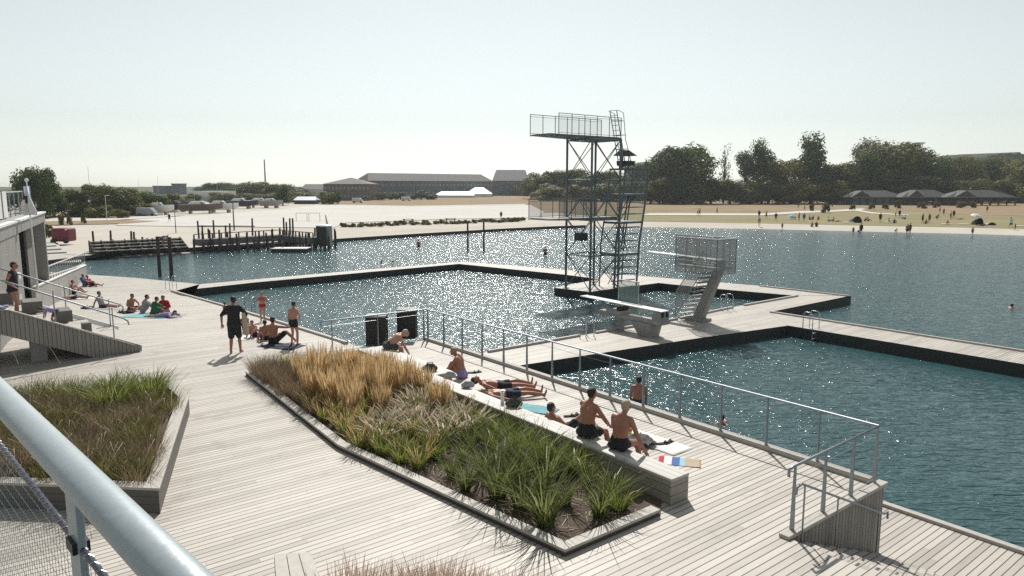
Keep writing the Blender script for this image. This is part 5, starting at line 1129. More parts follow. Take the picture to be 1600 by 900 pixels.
for px, py, yt in ((143, 330, 262), (219, 318, 281), (249, 322, 277), (341, 318, 285), (305, 330, 296), (374, 318, 300)):
    mast('boat_mast', px, py, yt, .07, M['steel_l'], {143: 'thin pale radio mast behind the left hand trees, farthest left', 219: 'thin mast rising over the trees left of the grey block', 249: 'thin mast standing right in front of the low grey block', 341: 'thin mast rising right of the low white hall', 305: 'thin mast beside the white hall, above the beached boats', 374: 'short thin mast above the beached boats'}[px], 'mast')
a = gp(1428, 312); s_ = a.y/F; h = 86*s_; e = E('lookout_tower', a, 'pale lattice look-out tower rising behind the big right hand tree', 'tower')
for dx, dy in ((-1, -1), (1, -1), (1, 1), (-1, 1)): part('leg', M['conc'], e, lambda mb: mb.tube(a+Vector((dx*1.6, dy*1.6, 0)), a+Vector((dx*1.3, dy*1.3, h)), .16, 5))
for k in range(9): part('cross_brace', M['conc'], e, lambda mb: (mb.tube(a+Vector((-1.6, -1.6, h*k/9)), a+Vector((1.5, -1.5, h*(k+1)/9)), .08, 4), mb.tube(a+Vector((1.6, -1.6, h*k/9)), a+Vector((-1.5, -1.5, h*(k+1)/9)), .08, 4)))
part('platform', M['conc'], e, lambda mb: mb.box(a+UP*h, (4.2, 4.2, .5))); rel(e)
# motor boats laid up on land
def boat(px, py, L, hull, label, canopy=False, rz=0.15):
    a = gp(px, py); e = E('motor_boat', a, label, 'boat', 'boats laid up on the gravel yard')
    X = Vector((cos(rz), sin(rz), 0)); Y_ = Vector((-sin(rz), cos(rz), 0))
    def hl(mb):
        n = 8; vs = []
        for i in range(n+1):
            t = i/n; x = (t-.5)*L; w_ = L*.16*(1-max(0, (t-.45)/.55)**2.2); k = .35+L*.05*max(0, t-.5)
            vs += [a+X*x+UP*(.6+2.2*max(0, t-.6)**1.3), a+X*x+Y_*w_+UP*(1.9+k), a+X*x-Y_*w_+UP*(1.9+k)]
        fs = []
        for i in range(n):
            b = i*3; fs += [(b, b+3, b+4, b+1), (b+2, b+5, b+3, b), (b+1, b+4, b+5, b+2)]
        fs += [(0, 1, 2)]; mb.add(vs, fs)
    part('hull', hull, e, hl)
    part('cabin', M['white'], e, lambda mb: mb.hexa([a+X*x+Y_*y+UP*2.2 for x, y in ((-.30*L, -.10*L), (.10*L, -.09*L), (.10*L, .09*L), (-.30*L, .10*L))], [a+X*x+Y_*y+UP*(2.6+L*.04) for x, y in ((-.22*L, -.08*L), (.05*L, -.08*L), (.05*L, .08*L), (-.22*L, .08*L))]), bevel=.05)
    part('windscreen', M['glass'], e, lambda mb: mb.hexa([a+X*x+Y_*y+UP*2.25 for x, y in ((.02*L, -.095*L), (.12*L, -.085*L), (.12*L, .085*L), (.02*L, .095*L))], [a+X*x+Y_*y+UP*(2.5+L*.03) for x, y in ((-.02*L, -.09*L), (.07*L, -.09*L), (.07*L, .09*L), (-.02*L, .09*L))]))
    part('cradle', M['greywood'], e, lambda mb: [mb.box(a+X*x+UP*.35, (.25, L*.28, .7), (X, Y_, UP)) for x in (-.25*L, .2*L)])
    rel(e)
boat(250, 336, 6.5, M['white'], 'small white cabin boat at the left end of the laid up boats')
boat(275, 331, 9.5, M['c_charcoal'], 'dark hulled boat on land left of the brown hull', rz=.1)
boat(315, 333.5, 10, M['wallb'], 'brown hulled boat on land next to the big white cruiser', rz=.2)
boat(347, 332, 8.5, M['white'], 'big white cruiser with a raked bow, in the middle of the beached boats', rz=.05)
boat(378, 326, 10, M['roofd'], 'dark tarpaulin covered boat just right of the white cruiser', rz=.0)
boat(408, 324.5, 9, M['white'], 'white boat on land between the dark one and the rightmost one')
boat(425, 325, 7.5, M['conc'], 'rightmost pale boat of the row laid up on land', rz=-.2)
# small vehicle and gear in the yard
def van(px, py, label, c):
    a = gp(px, py); e = E('parked_van', a, label, 'van')
    part('body', M[c], e, lambda mb: mb.hexa([a+Vector(p) for p in ((-2.2, -.9, .35), (2.2, -.9, .35), (2.2, .9, .35), (-2.2, .9, .35))], [a+Vector(p) for p in ((-2.1, -.8, 1.9), (1.0, -.8, 1.9), (1.0, .8, 1.9), (-2.1, .8, 1.9))]), bevel=.1)
    part('windscreen', M['glass'], e, lambda mb: mb.hexa([a+Vector(p) for p in ((1.15, -.83, 1.2), (1.8, -.83, 1.0), (1.8, .83, 1.0), (1.15, .83, 1.2))], [a+Vector(p) for p in ((.9, -.8, 1.75), (1.1, -.8, 1.75), (1.1, .8, 1.75), (.9, .8, 1.75))]))
    for x in (-1.4, 1.4):
        for y in (-.85, .85): part('wheel', M['black'], e, lambda mb: mb.tube(a+Vector((x, y-.1, .35)), a+Vector((x, y+.1, .35)), .35, 12))
    rel(e)
van(231, 338, 'pale grey van parked at the edge of the yard left of the boats', 'c_grey')
van(559, 317, 'small white van parked in front of the brown brick wing', 'c_white')
van(635, 314, 'small white car standing among the shrubs before the long block', 'c_white')
# red kiosk
a = P(101, 379.5, -1.2); e = E('kiosk', a, 'dark red rounded kiosk on wheels above the bathing steps', 'kiosk'); s = a.y/F
Lk, Hk = 27*s, 24*s
M['kiosk'] = mat('crimson_paint', (.16, .012, .03), .5, var=.2)
part('body', M['kiosk'], e, lambda mb: mb.box(a+UP*(Hk*.54), (Lk, 1.7, Hk*.86)), bevel=.22)
part('roof_rim', M['c_pink'], e, lambda mb: mb.box(a+UP*(Hk*.94), (Lk*.86, 1.4, Hk*.05)), bevel=.03)
for x in (-.36, .36): part('wheel', M['black'], e, lambda mb: mb.tube(a+Vector((x*Lk, -1.0, .28)), a+Vector((x*Lk, -.75, .28)), .28, 12))
for x in (-.44, .44): part('lamp', M['white'], e, lambda mb: mb.ball(a+Vector((x*Lk, -1.0, Hk*.9)), .1))
rel(e)
# bathing steps fan at the left bay
zq = -1.2
bs = E('bathing_steps', P(100, 405, zq), 'fan of wide pale steps running down to the left bay below the red kiosk', 'steps')
for k in range(6):
    z = zq-.55-.0+.14*k
    y0 = 409-5.2*k; x1 = 128-8*k
    q = [P(20, y0+4, z), P(x1, y0, z), P(x1-6, y0-9, z), P(20, y0-6, z)]
    part('step', M['curb'], bs, lambda mb: mb.hexa([x-UP*.14 for x in q], q))
rel(bs)
q = [P(70, 381, zq), P(155, 380, zq), P(150, 402, zq-.6), P(92, 402, zq-.6)]
# quay: dark low wall and its timber strip
def strip(name, pts, zt, zb, w_, m, label, cat):
    mb = MB()
    for p, q in zip(pts, pts[1:]):
        a, b = P(*p, ZW), P(*q, ZW); d = (b-a).normalized(); nrm = Vector((-d.y, d.x, 0))
        if nrm.y < 0: nrm = -nrm
        mb.hexa([a+UP*(zb-ZW), b+UP*(zb-ZW), b+nrm*w_+UP*(zb-ZW), a+nrm*w_+UP*(zb-ZW)], [a+UP*(zt-ZW), b+UP*(zt-ZW), b+nrm*w_+UP*(zt-ZW), a+nrm*w_+UP*(zt-ZW)])
    o = mb.build(name, m); T(o, label, cat)
    if isinstance(m, list):
        for p in o.data.polygons: p.material_index = 0 if p.normal.z > .5 else 1
    return o
strip('quay_wall', [(510, 379.3), (527, 378), (660, 369), (780, 361.5), (860, 357.5), (915, 355.5)], ZW+.42, ZW-.5, 2.2, [M['sand'], M['tar']], 'long low dark quay edging the sand across the bay', 'quay wall')
strip('wharf', [(70, 416), (137, 407), (200, 400), (290, 394.5), (400, 389), (525, 381)], ZW+.5, ZW+.2, 3.0, [M['deck'], M['tar']], 'long curved timber wharf along the left bay', 'wharf')
def wz(px, py, z): return P(px, py, z)
for i, (px, py0, ptop, L_, tx) in enumerate(((152, 397, 372, 0, 'dark stepped timber grandstand beside the left bay'), )):
    a = P(152, 399, ZW+.5); b = P(298, 391, ZW+.5); u = (b-a); L = u.length; u.normalize(); v = Vector((-u.y, u.x, 0))
    e = E('timber_grandstand', a, tx, 'grandstand')
    for k in range(4):
        q = lambda x, y, z: a+u*x+v*y+UP*z
        part('bench_row', M['greywood'], e, lambda mb: mb.bar(q(0, 1.0+.8*k, .30+.27*k), q(L, 1.0+.8*k, .30+.27*k), .45, .07))
        part('riser', M['post'], e, lambda mb: mb.bar(q(.1, 1.25+.8*k, .12+.27*k), q(L-.1, 1.25+.8*k, .12+.27*k), .05, .20))
    for k in range(9):
        part('frame', M['post'], e, lambda mb: mb.hexa([q(L*k/8-.06, .7, 0), q(L*k/8+.06, .7, 0), q(L*k/8+.06, 3.9, 0), q(L*k/8-.06, 3.9, 0)], [q(L*k/8-.06, .7, .2), q(L*k/8+.06, .7, .2), q(L*k/8+.06, 3.9, 1.25), q(L*k/8-.06, 3.9, 1.25)]))
    rel(e)
# wooden jetty deck behind with rails
for (x0, x1, y0, y1, z, tx) in ((308, 440, 379, 371, 0.3, 'raised grey plank walkway on posts behind the wharf, left length'), (440, 492, 371, 376, 0.25, 'raised grey plank walkway on posts behind the wharf, right length by the green hut')):
    a, b = P(x0, y0, z-1.2), P(x1, y1, z-1.2); e = E('jetty_walkway', a, tx, 'jetty')
    part('deck', M['greywood'], e, lambda mb: mb.bar(a, b, 1.6, .7))
    for k in range(11):
        p = a.lerp(b, k/10); part('post', M['post'], e, lambda mb: mb.tube(Vector((p.x, p.y-.7, -2.4)), Vector((p.x, p.y-.7, p.z+.9)), .09, 6))
    part('rail', M['post'], e, lambda mb: mb.bar(a+UP*.95-Vector((0, .7, 0)), b+UP*.95-Vector((0, .7, 0)), .08, .08))
    rel(e)
# mooring posts
PB = None
posts = [(250, 432, 369, .15), (268.5, 434, 370, .16)]
pl = []
rr = random.Random(5)
for px in (318, 330, 344, 356, 361, 371, 388, 405, 418, 427, 452, 470, 482, 492, 501, 508, 516, 524): pl.append((px, 393-(px-318)*.022+rr.uniform(-2.5, 1.5), 393-rr.uniform(26, 34)-(px-318)*.02))
for px, yt in ((312, 345), (317, 352), (336, 344), (327, 357), (353, 352), (360, 349), (395, 341), (445, 340), (449, 347), (454, 341), (459, 341), (439, 356), (525, 361), (516, 355)): pl.append((px, 384, yt))
for px, yt in ((148, 361), (174, 360), (206, 361), (211, 362), (224, 370), (240, 372), (257, 371), (284, 372), (187, 378), (160, 380)): pl.append((px, 397-(px-150)*.04, yt))
names_ = 'weathered dark wooden post standing in the row along the wharf'
for i_ in range(22): px = 306+i_*10+rr.uniform(-3, 3); pl.append((px, 396-(px-306)*.03+rr.uniform(-2, 1), 396-rr.uniform(14, 26)-(px-306)*.03))
for k, (px, py, yt) in enumerate(pl):
    a = P(px, py, ZW); h = (py-yt)*a.y/F
    mb = MB(); mb.tube(a-UP*.6, a+UP*h+Vector((rr.uniform(-.1, .1), 0, 0)), .13, 7, .10); o = mb.build('mooring_post', M['post'], origin=a)
    T(o, 'weathered dark wooden post standing in the crowd along the wharf', 'post', 'wooden posts along the wharf')
for px, py, yt, r_ in posts:
    a = P(px, py, ZW); h = (py-yt)*a.y/F; mb = MB(); mb.tube(a-UP*1, a+UP*h, r_, 8, r_*.9); o = mb.build('mooring_post', M['post'], origin=a)
    T(o, 'tall lone dark post in the bay, '+('left' if px < 260 else 'right')+' one of the pair', 'post')
# rope-linked rail between tall posts
mb = MB(); mb.bar(P(310, 353, 0), P(397, 353.5, 0), .12, .12) if False else mb.bar(PY(308, 353, 93), PY(398, 353.5, 92), .12, .12); T(mb.build('cross_beam', M['post']), 'dark cross beam joining the tall posts of the jetty', 'beam')
# green hut, floating raft, feather banner
a = P(502, 386, ZW+.3); s = a.y/F; e = E('beach_hut', a, 'small green hut with a rounded white roof at the jetty end', 'hut')
M['hutgreen'] = mat('dark_green_boards', (.015, .06, .035), .8)
part('wall', M['hutgreen'], e, lambda mb: mb.box(a+UP*1.25+Vector((0, .8, 0)), (1.15, 1.4, 2.3)), bevel=.04); part('roof', M['white'], e, lambda mb: mb.ball(a+UP*2.38+Vector((.2, .8, 0)), (.95, .8, .22), 12)); part('door', M['black'], e, lambda mb: mb.box(a+UP*1.0+Vector((.15, -.03, 0)), (.7, .06, 1.9))); part('side_panel', M['conc'], e, lambda mb: mb.box(a+UP*1.2+Vector((.78, .8, 0)), (.4, 1.2, 2.1)))
rel(e)
a = P(455, 393.5, ZW); e = E('floating_raft', a, 'white topped dark floating raft moored off the jetty', 'raft')
part('deck', M['white'], e, lambda mb: mb.box(a+UP*.42, (4.0, 1.9, .08)), bevel=.02); part('hull', M['tar'], e, lambda mb: mb.box(a+UP*.1, (3.9, 1.8, .55))); rel(e)
a = P(513, 380, -1.4); e = E('feather_banner', a, 'narrow white feather banner beside the green hut', 'banner'); part('pole', M['steel_l'], e, lambda mb: mb.tube(a, a+UP*3.4-Vector((.25, 0, 0)), .03, 6)); part('cloth', M['c_white'], e, lambda mb: mb.hexa([a+Vector((0, 0, .8)), a+Vector((.4, 0, .8)), a+Vector((.4, .02, .8)), a+Vector((0, .02, .8))], [a+Vector((-.25, 0, 3.3)), a+Vector((-.15, 0, 3.3)), a+Vector((-.15, .02, 3.3)), a+Vector((-.25, .02, 3.3))])); rel(e)
# water goal: two posts and a hoop net
g_ = [P(731, 391, ZW), P(756, 392, ZW)]
e = E('water_goal', g_[0], 'pair of thin posts with a small framed net standing in the bay', 'goal')
for p, yt in zip(g_, (346.5, 345)): part('post', M['post'], e, lambda mb: mb.tube(p-UP, p+UP*((391-yt)*p.y/F), .10, 7))
c_ = g_[0].lerp(g_[1], .55); part('net_frame', M['steel_l'], e, lambda mb: mb.path([c_+Vector((-.55, 0, .4)), c_+Vector((.6, 0, .4)), c_+Vector((.6, 0, 1.75)), c_+Vector((-.6, 0, 1.7)), c_+Vector((-.55, 0, .4)), c_+Vector((.6, 0, .42))], .03, 6)); rel(e)
# swing frames on the gravel
for (x0, x1, y, yt, tx) in ((463, 480, 346, 333, 'thin swing frame on the gravel, left one'), (483, 500, 347, 333, 'thin swing frame on the gravel, right one')):
    a, b = gp(x0, y), gp(x1, y); e = E('swing_frame', a, tx, 'swing frame'); h = (y-yt)*a.y/F
    for p in (a, b): part('post', M['steel'], e, lambda mb: mb.tube(p, p+UP*h, .05, 6))
    part('beam', M['steel'], e, lambda mb: mb.tube(a+UP*h, b+UP*h, .04, 6)); rel(e)
# picnic things on the scrub strip
for (px, py, tx) in ((638, 349, 'low brown timber table on the grass across the bay'), (704, 347, 'low pale timber platform on the grass, right of the brown table')):
    a = gp(px, py); e = E('picnic_table', a, tx, 'table'); part('top', M['curb'] if px > 650 else M['wallb'], e, lambda mb: mb.box(a+UP*.75, (2.0, .9, .08))); part('bench', M['greywood'], e, lambda mb: [mb.box(a+Vector((0, y, .42)), (2.0, .3, .06)) for y in (-.8, .8)])
    part('leg', M['greywood'], e, lambda mb: [mb.box(a+Vector((x, 0, .36)), (.1, 1.6, .7)) for x in (-.75, .75)]); rel(e)
# beach parasols and tents
def parasol(px, py, c, label, tilt=(.35, 0), h=1.7, r=1.3):
    a = P(px, py, ZG); e = E('beach_parasol', a, label, 'parasol'); n = 10
    ax = Vector((tilt[0], -.25, 1)).normalized(); tpz = a+ax*h; X = ax.orthogonal().normalized(); Y_ = ax.cross(X)
    part('pole', M['steel_l'], e, lambda mb: mb.tube(a, tpz, .025, 6))
    def cn(mb):
        vs = [tpz+ax*.12]+[tpz+(X*cos(2*pi*i/n)+Y_*sin(2*pi*i/n))*r*.6-ax*.08 for i in range(n)]+[tpz+(X*cos(2*pi*i/n)+Y_*sin(2*pi*i/n))*r-ax*.42 for i in range(n)]
        mb.add(vs, [(0, 1+i, 1+(i+1) % n) for i in range(n)]+[(1+i, 1+n+i, 1+n+(i+1) % n, 1+(i+1) % n) for i in range(n)])
    o = part('canopy', M[c], e, cn); o.modifiers.new('t', 'SOLIDIFY').thickness = .02; rel(e)
parasol(1519, 351, 'white', 'tilted white parasol on the beach at the right', (.3, 0), 1.9, 1.0)
parasol(1237, 343, 'c_lblue', 'pale blue beach parasol lying low on the lawn', (.1, 0), .9, .9)
def tent(px, py, c, label, w_=1.6, h=1.25):
    a = P(px, py, ZG); mb = MB(); n = 9; vs = []
    for j in range(4):
        y = j*.45-.3
        for i in range(n): t = pi*i/(n-1); vs.append(a+Vector((cos(t)*w_/2, y, sin(t)*h*(1-.12*j))))
    fs = [(j*n+i, j*n+i+1, (j+1)*n+i+1, (j+1)*n+i) for j in range(3) for i in range(n-1)]+[tuple(range(3*n, 4*n))]
    mb.add(vs, fs); o = mb.build('beach_tent', M[c], origin=a); o.modifiers.new('t', 'SOLIDIFY').thickness = .02; T(o, label, 'beach tent')
tent(1529, 351.5, 'c_black', 'small black dome tent next to the white parasol', 1.3)
tent(1338, 348, 'c_charcoal', 'dark domed beach shelter on the sand', 1.8, 1.2)
tent(1548, 352, 'c_grey', 'low grey beach shelter right of the black dome tent', 1.5, .5)
# far ridge
hm = MB(); n = 240; vs = []; rg = random.Random(3)
for i in range(n+1):
    px = 1380+ (1900-1380)*i/n; yt = 268-20*min(1, max(0, (px-1400)/140))-6*noise.noise(Vector((px*.02, 0, 0)))-2.5*rg.random()-3*noise.noise(Vector((px*.12, 3, 0)))
    a = PY(px, 300, 1100); hgt = (290-yt)/F*1100+HC+5; vs += [(a.x, 1100, ZG-2), (a.x, 1100, ZG+hgt), (a.x, 1250, ZG+hgt*1.05), (a.x, 1500, ZG-2)]
hm.add(vs, [(4*i+j, 4*(i+1)+j, 4*(i+1)+j+1, 4*i+j+1) for i in range(n) for j in range(3)])
M['ridge'] = mat('wooded_ridge', (0.028, 0.045, 0.035), 0.95, var=.6, scale=.05, bump=1.0, bscale=.1)
T(hm.build('hills', M['ridge']), kind='structure')
# ================================================================== trees
M['leaf_a'] = leafmat('foliage_dark', (0.045, 0.075, 0.016), (0.105, 0.145, 0.034), .45, .35, (0.17, 0.18, 0.045))
M['leaf_b'] = leafmat('foliage_olive', (0.075, 0.088, 0.016), (0.175, 0.165, 0.035), .48, .35, (0.26, 0.18, 0.04))
M['leaf_c'] = leafmat('foliage_yellow_green', (0.09, 0.105, 0.022), (0.20, 0.19, 0.045), .45, .3)
M['leaf_d'] = leafmat('foliage_grey_green', (0.075, 0.095, 0.045), (0.16, 0.175, 0.08), .45, .3)
M['bark'] = mat('bark', (0.07, 0.055, 0.042), .9, var=.3, bump=.4)
def tree_meshes(seed, lobes, leaf, per, kind='round', ls=.034):
    """unit tree: height 1, crown radius about .4; returns trunk MB and crown MB"""
    r = random.Random(seed); tr_ = MB(); cr = MB()
    tr_.path([(0, 0, -.02), (.01, 0, .2), (-.01, .01, .45), (.0, 0, .75)], [.028, .022, .015, .006], 7)
    L = []
    for i in range(lobes):
        az = r.uniform(0, 2*pi)
        if kind == 'round': z = r.uniform(.16, .86); m_ = .30*sqrt(max(.05, 1-((z-.50)/.46)**2))
        elif kind == 'tall': z = r.uniform(.16, .9); m_ = .21*(1-.55*z)
        elif kind == 'bush': z = r.uniform(.12, .72); m_ = .36*sqrt(max(.05, 1-(z/.85)**2))
        else: z = r.uniform(.35, .9); m_ = .26*(1-.4*z)
        d = m_*sqrt(r.uniform(.05, 1)); c = Vector((cos(az)*d, sin(az)*d, z)); rad = r.uniform(.10, .19)*(1.25 if kind == 'round' else 1.0 if kind != 'sparse' else .75)
        if kind == 'bush': rad *= 1.2
        L.append((c, rad))
        tr_.path([(0, 0, max(.1, z-.25)), tuple((c*.5+Vector((0, 0, max(.12, z-.2)*.5)))), tuple(c)], [.011, .007, .003], 5)
    for c, rad in L:
        for k in range(per):
            v = Vector((r.gauss(0, 1), r.gauss(0, 1), r.gauss(0, .8))).normalized(); rr_ = rad*r.uniform(.35, 1.08)**.6
            p = c+v*rr_
            if p.z < .02: continue
            nrm = (v+Vector((r.uniform(-1, 1), r.uniform(-1, 1), r.uniform(-.4, 1)))*.6).normalized(); a = nrm.orthogonal().normalized(); b = nrm.cross(a)
            an = r.uniform(0, pi); a, b = a*cos(an)+b*sin(an), b*cos(an)-a*sin(an); s = ls*r.uniform(.5, 1.2)
            cr.add([p-a*s, p-b*s*.55, p+a*s, p+b*s*.55], [(0, 1, 2, 3)])
    return tr_, cr
TREES = []
def mk(seed, lobes, per, kind, leaf, ls=.034):
    t_, c_ = tree_meshes(seed, lobes, leaf, per, kind, ls)
    def me_(mb, nm, m):
        me = bpy.data.meshes.new(nm); me.from_pydata(mb.v, [], mb.f); me.materials.append(m); return me
    TREES.append((me_(t_, 'trunk', M['bark']), me_(c_, 'crown', M[leaf]))); return len(TREES)-1
V = dict(r1=mk(1, 24, 420, 'round', 'leaf_a', .026), r2=mk(2, 22, 420, 'round', 'leaf_b', .026), r3=mk(3, 24, 400, 'round', 'leaf_d', .026), t1=mk(4, 20, 330, 'tall', 'leaf_a', .024), t2=mk(5, 18, 300, 'tall', 'leaf_d', .022),
         b1=mk(6, 18, 380, 'bush', 'leaf_b', .03), b2=mk(7, 18, 380, 'bush', 'leaf_c', .03), b3=mk(8, 18, 380, 'bush', 'leaf_a', .03), s1=mk(9, 16, 38, 'sparse', 'leaf_d', .02), o1=mk(10, 24, 420, 'round', 'leaf_b', .026))
gL = 'trees and bushes behind the left bay'
def tree(px, py, ytop, wpx, v, label, group, cat='tree', nm='tree', dz=0):
    a = gp(px, py); a.z = ZG; s = sqrt(a.y**2)/F; h = (py-ytop)*s; wd = wpx*s*(1.34 if nm == 'tree' and v != 's1' else 1.0)
    if group in (gL, 'band of trees behind the laid up boats'): h *= 1.14
    e = bpy.data.objects.new(nm, None); COL.objects.link(e); e.location = a; e.rotation_euler = (0, 0, R.uniform(0, 6.28))
    e.scale = (wd/.42/1.0*.5*1.0, wd/.42*.5, h/.98)
    T(e, label, cat, group)
    for me, n in zip(TREES[V[v]], ('trunk', 'crown')):
        o = bpy.data.objects.new(n, me); COL.objects.link(o); o.parent = e
    return e
gR, gL, gM = 'trees along the far side of the beach', 'trees and bushes behind the left bay', 'trees before the distant buildings'
big = [(1068, 318, 227, 78, 'r1', 'big dark round tree right of the diving tower'), (1036, 318, 238, 55, 'r3', 'dark round tree touching the left side of the big round one'),
 (1130, 318, 216, 44, 's1', 'tall half bare tree with see-through twigs right of the big round tree'), (1163, 318, 240, 50, 't2', 'grey green tall tree just right of the half bare one'),
 (1190, 318, 222, 48, 't1', 'pointed dark tree between the half bare tree and the tall poplar'), (1268, 318, 212, 66, 't1', 'tall dark poplar like tree, the tallest of the right shore'),
 (1225, 318, 248, 60, 'o1', 'olive rounded tree left of the tall dark poplar like tree'), (1305, 318, 255, 60, 'r2', 'olive tree right of the tall dark poplar like tree'),
 (1345, 318, 238, 60, 't1', 'dark tree at the left shoulder of the biggest broad tree'), (1362, 316, 224, 60, 'r3', 'grey green crown rising behind the biggest broad tree'), (1392, 317, 222, 100, 'o1', 'biggest broad olive tree behind the beach pavilions'),
 (1432, 316, 240, 70, 'r1', 'dark tree right of the biggest broad tree'), (1475, 314, 245, 80, 'r2', 'broad olive tree behind the middle pavilion'),
 (1520, 313, 246, 76, 'r1', 'dark tree behind the rightmost pavilion'), (1556, 313, 243, 70, 'o1', 'olive tree at the right, above the end of the rightmost pavilion'), (1592, 316, 250, 70, 'r2', 'tree cut by the right edge of the picture'), (1632, 318, 252, 80, 'o1', 'tree standing just past the right edge of the pavilions'),
 (996, 312, 252, 46, 'r1', 'dark tree right behind the stair of the diving tower'), (1016, 318, 268, 36, 'b3', 'dark low tree at the left foot of the big round tree')]
for t in big: tree(*t[:5], t[5], gR)
g_ = 'low trees and shrubs at the foot of the right hand wood'
for px, yt, w_, v in ((1030, 272, 44, 'b1'), (1060, 274, 46, 'b3'), (1088, 280, 44, 'b1'), (1110, 272, 40, 'b3'), (1140, 274, 52, 'b1'), (1170, 276, 46, 'b2'), (1200, 268, 54, 'b3'), (1235, 272, 48, 'b2'), (1265, 276, 50, 'b1'), (1298, 276, 52, 'b2'), (1330, 272, 48, 'b1'), (1360, 276, 52, 'b3'), (1400, 276, 60, 'b1'), (1440, 270, 60, 'b3'), (1490, 272, 60, 'b1'), (1530, 274, 54, 'b2'), (1575, 276, 54, 'b1'), (1610, 270, 54, 'b3')):
    tree(px, 319 if px < 1310 else 317, yt, w_, v, 'low bushy olive green tree in the row at the foot of the right hand wood', g_)
for px, py, yt, w_, v in ((846, 312, 268, 46, 'b1'), (868, 312, 266, 40, 'r1'), (896, 312, 264, 44, 'r2'), (922, 313, 268, 44, 'b3'), (948, 313, 266, 42, 'r1'), (972, 314, 268, 40, 'b1'), (858, 314, 282, 44, 'b2'), (905, 315, 285, 40, 'b1'), (940, 315, 283, 50, 'b3'), (985, 316, 276, 40, 'b1'), (880, 312, 275, 50, 'b3'), (830, 310, 264, 34, 'b3')):
    tree(px, py, yt, w_, v, 'dark bushy tree in the row seen through the diving tower', 'trees seen behind the diving tower')
for px, py, yt, w_, v, tx in ((794, 304, 274, 44, 'b2', 'round pale green tree right of the dark roofed hall'), (815, 306, 284, 26, 'b1', 'small olive tree between the pale green one and the tower'),
   (515, 319, 296, 26, 'b1', 'small dark tree before the brown brick wing, left one'), (528, 319, 298, 16, 't1', 'narrow tree before the brown brick wing'), (597, 313, 298, 14, 'b1', 'small tree by the left end of the long block'), (612, 312, 299, 18, 'b2', 'second small tree before the long block from its left end'), (626, 312, 298, 18, 'b1', 'small olive tree between the pale one and the dark pair'), (659, 312, 295, 20, 'b3', 'dark small tree before the middle of the long block'), (674, 312, 302, 18, 'b1', 'low bush right of the dark small tree'), (722, 303, 289, 18, 'b2', 'small yellow green tree between the two white tent halls'), (640, 312, 303, 18, 'b1', 'low bush by the small white car')):
    tree(px, py, yt, w_, v, tx, gM)
# left bay wood
for px, py, yt, w_, v, tx in ((62, 342, 270, 48, 'r1', 'big dark tree rising behind the flag, the tallest on the left'), (85, 340, 290, 40, 'b3', 'dark bush tree leaning against the tallest left tree'), (12, 332, 298, 60, 'b3', 'dark tree behind the banners at the far left'),
   (114, 338, 295, 44, 'b3', 'dark tree just right of the tallest left tree'), (155, 338, 293, 46, 'o1', 'brownish tree behind the street lamp'), (157, 341, 320, 34, 'b2', 'yellow green bush in front of the dark left hand trees'), (180, 337, 296, 50, 'b3', 'dark tree between the street lamp and the van'), (205, 336, 298, 46, 'r2', 'olive tree above the grey van'), (233, 333, 299, 46, 'b3', 'dark tree below the low grey industrial block'), (257, 331, 302, 44, 'b1', 'olive tree left of the narrow grey tower block'), (135, 339, 312, 46, 'b1', 'olive brown bush in the middle of the left wood'), (218, 337, 318, 34, 'b1', 'low olive bush beside the grey van'), (300, 322, 302, 26, 'b3', 'dark tree left of the low white hall'), (283, 326, 308, 34, 'b1', 'olive bush behind the laid up boats'), (190, 341, 326, 20, 'b2', 'small pale bush at the right end of the dark wood')):
    tree(px, py, yt, w_, v, tx, gL)
for px, py, yt, w_, v in ((320, 305, 291, 30, 'b3'), (345, 310, 288, 46, 'r1'), (372, 312, 288, 50, 'b3'), (400, 312, 287, 46, 'o1'), (428, 312, 287, 46, 'b1'), (452, 312, 288, 40, 'b3'), (350, 318, 300, 40, 'b1'), (385, 318, 302, 40, 'b3'), (415, 318, 301, 38, 'b1'), (442, 321, 293, 30, 't1'), (455, 316, 298, 34, 'b1'), (478, 314, 300, 34, 'b3'), (466, 310, 292, 30, 'b1'), (497, 316, 303, 26, 'b1'), (470, 318, 306, 24, 'b3')):
    tree(px, py, yt, w_, v, 'dark bushy tree in the band between the laid up boats and the brick wing', 'band of trees behind the laid up boats')
# shrubs on the sand and young trees
for px, py, yt, w_ in ((1268, 330, 316, 9), (1290, 333, 314, 13), (1332, 328, 318, 9), (1362, 327, 316, 10), (1383, 327, 316, 10), (1402, 326, 310, 10), (1440, 326, 314, 14), (1463, 325, 313, 10), (1502, 325, 312, 16), (1520, 325, 313, 10), (70, 372, 350, 14), (78, 371, 346, 12), (96, 352, 332, 10), (109, 352, 334, 8), (131, 350, 330, 8)):
    tree(px, py, yt, w_, 'b1', 'young thin bush on the dry grass, seen small', 'young bushes on the dry grass', 'bush', 'bush')
rs = random.Random(11)
for i in range(46):
    px = 536+i*6.2+rs.uniform(-3, 3); py = 355-(px-536)*.033+rs.uniform(-1.5, 1)
    tree(px, py, py-rs.uniform(5, 9), rs.uniform(8, 15), 'b2' if i % 3 else 'b1', 'low grey green shrub in the strip along the sand across the bay', 'shrub strip across the bay', 'shrub', 'shrub')
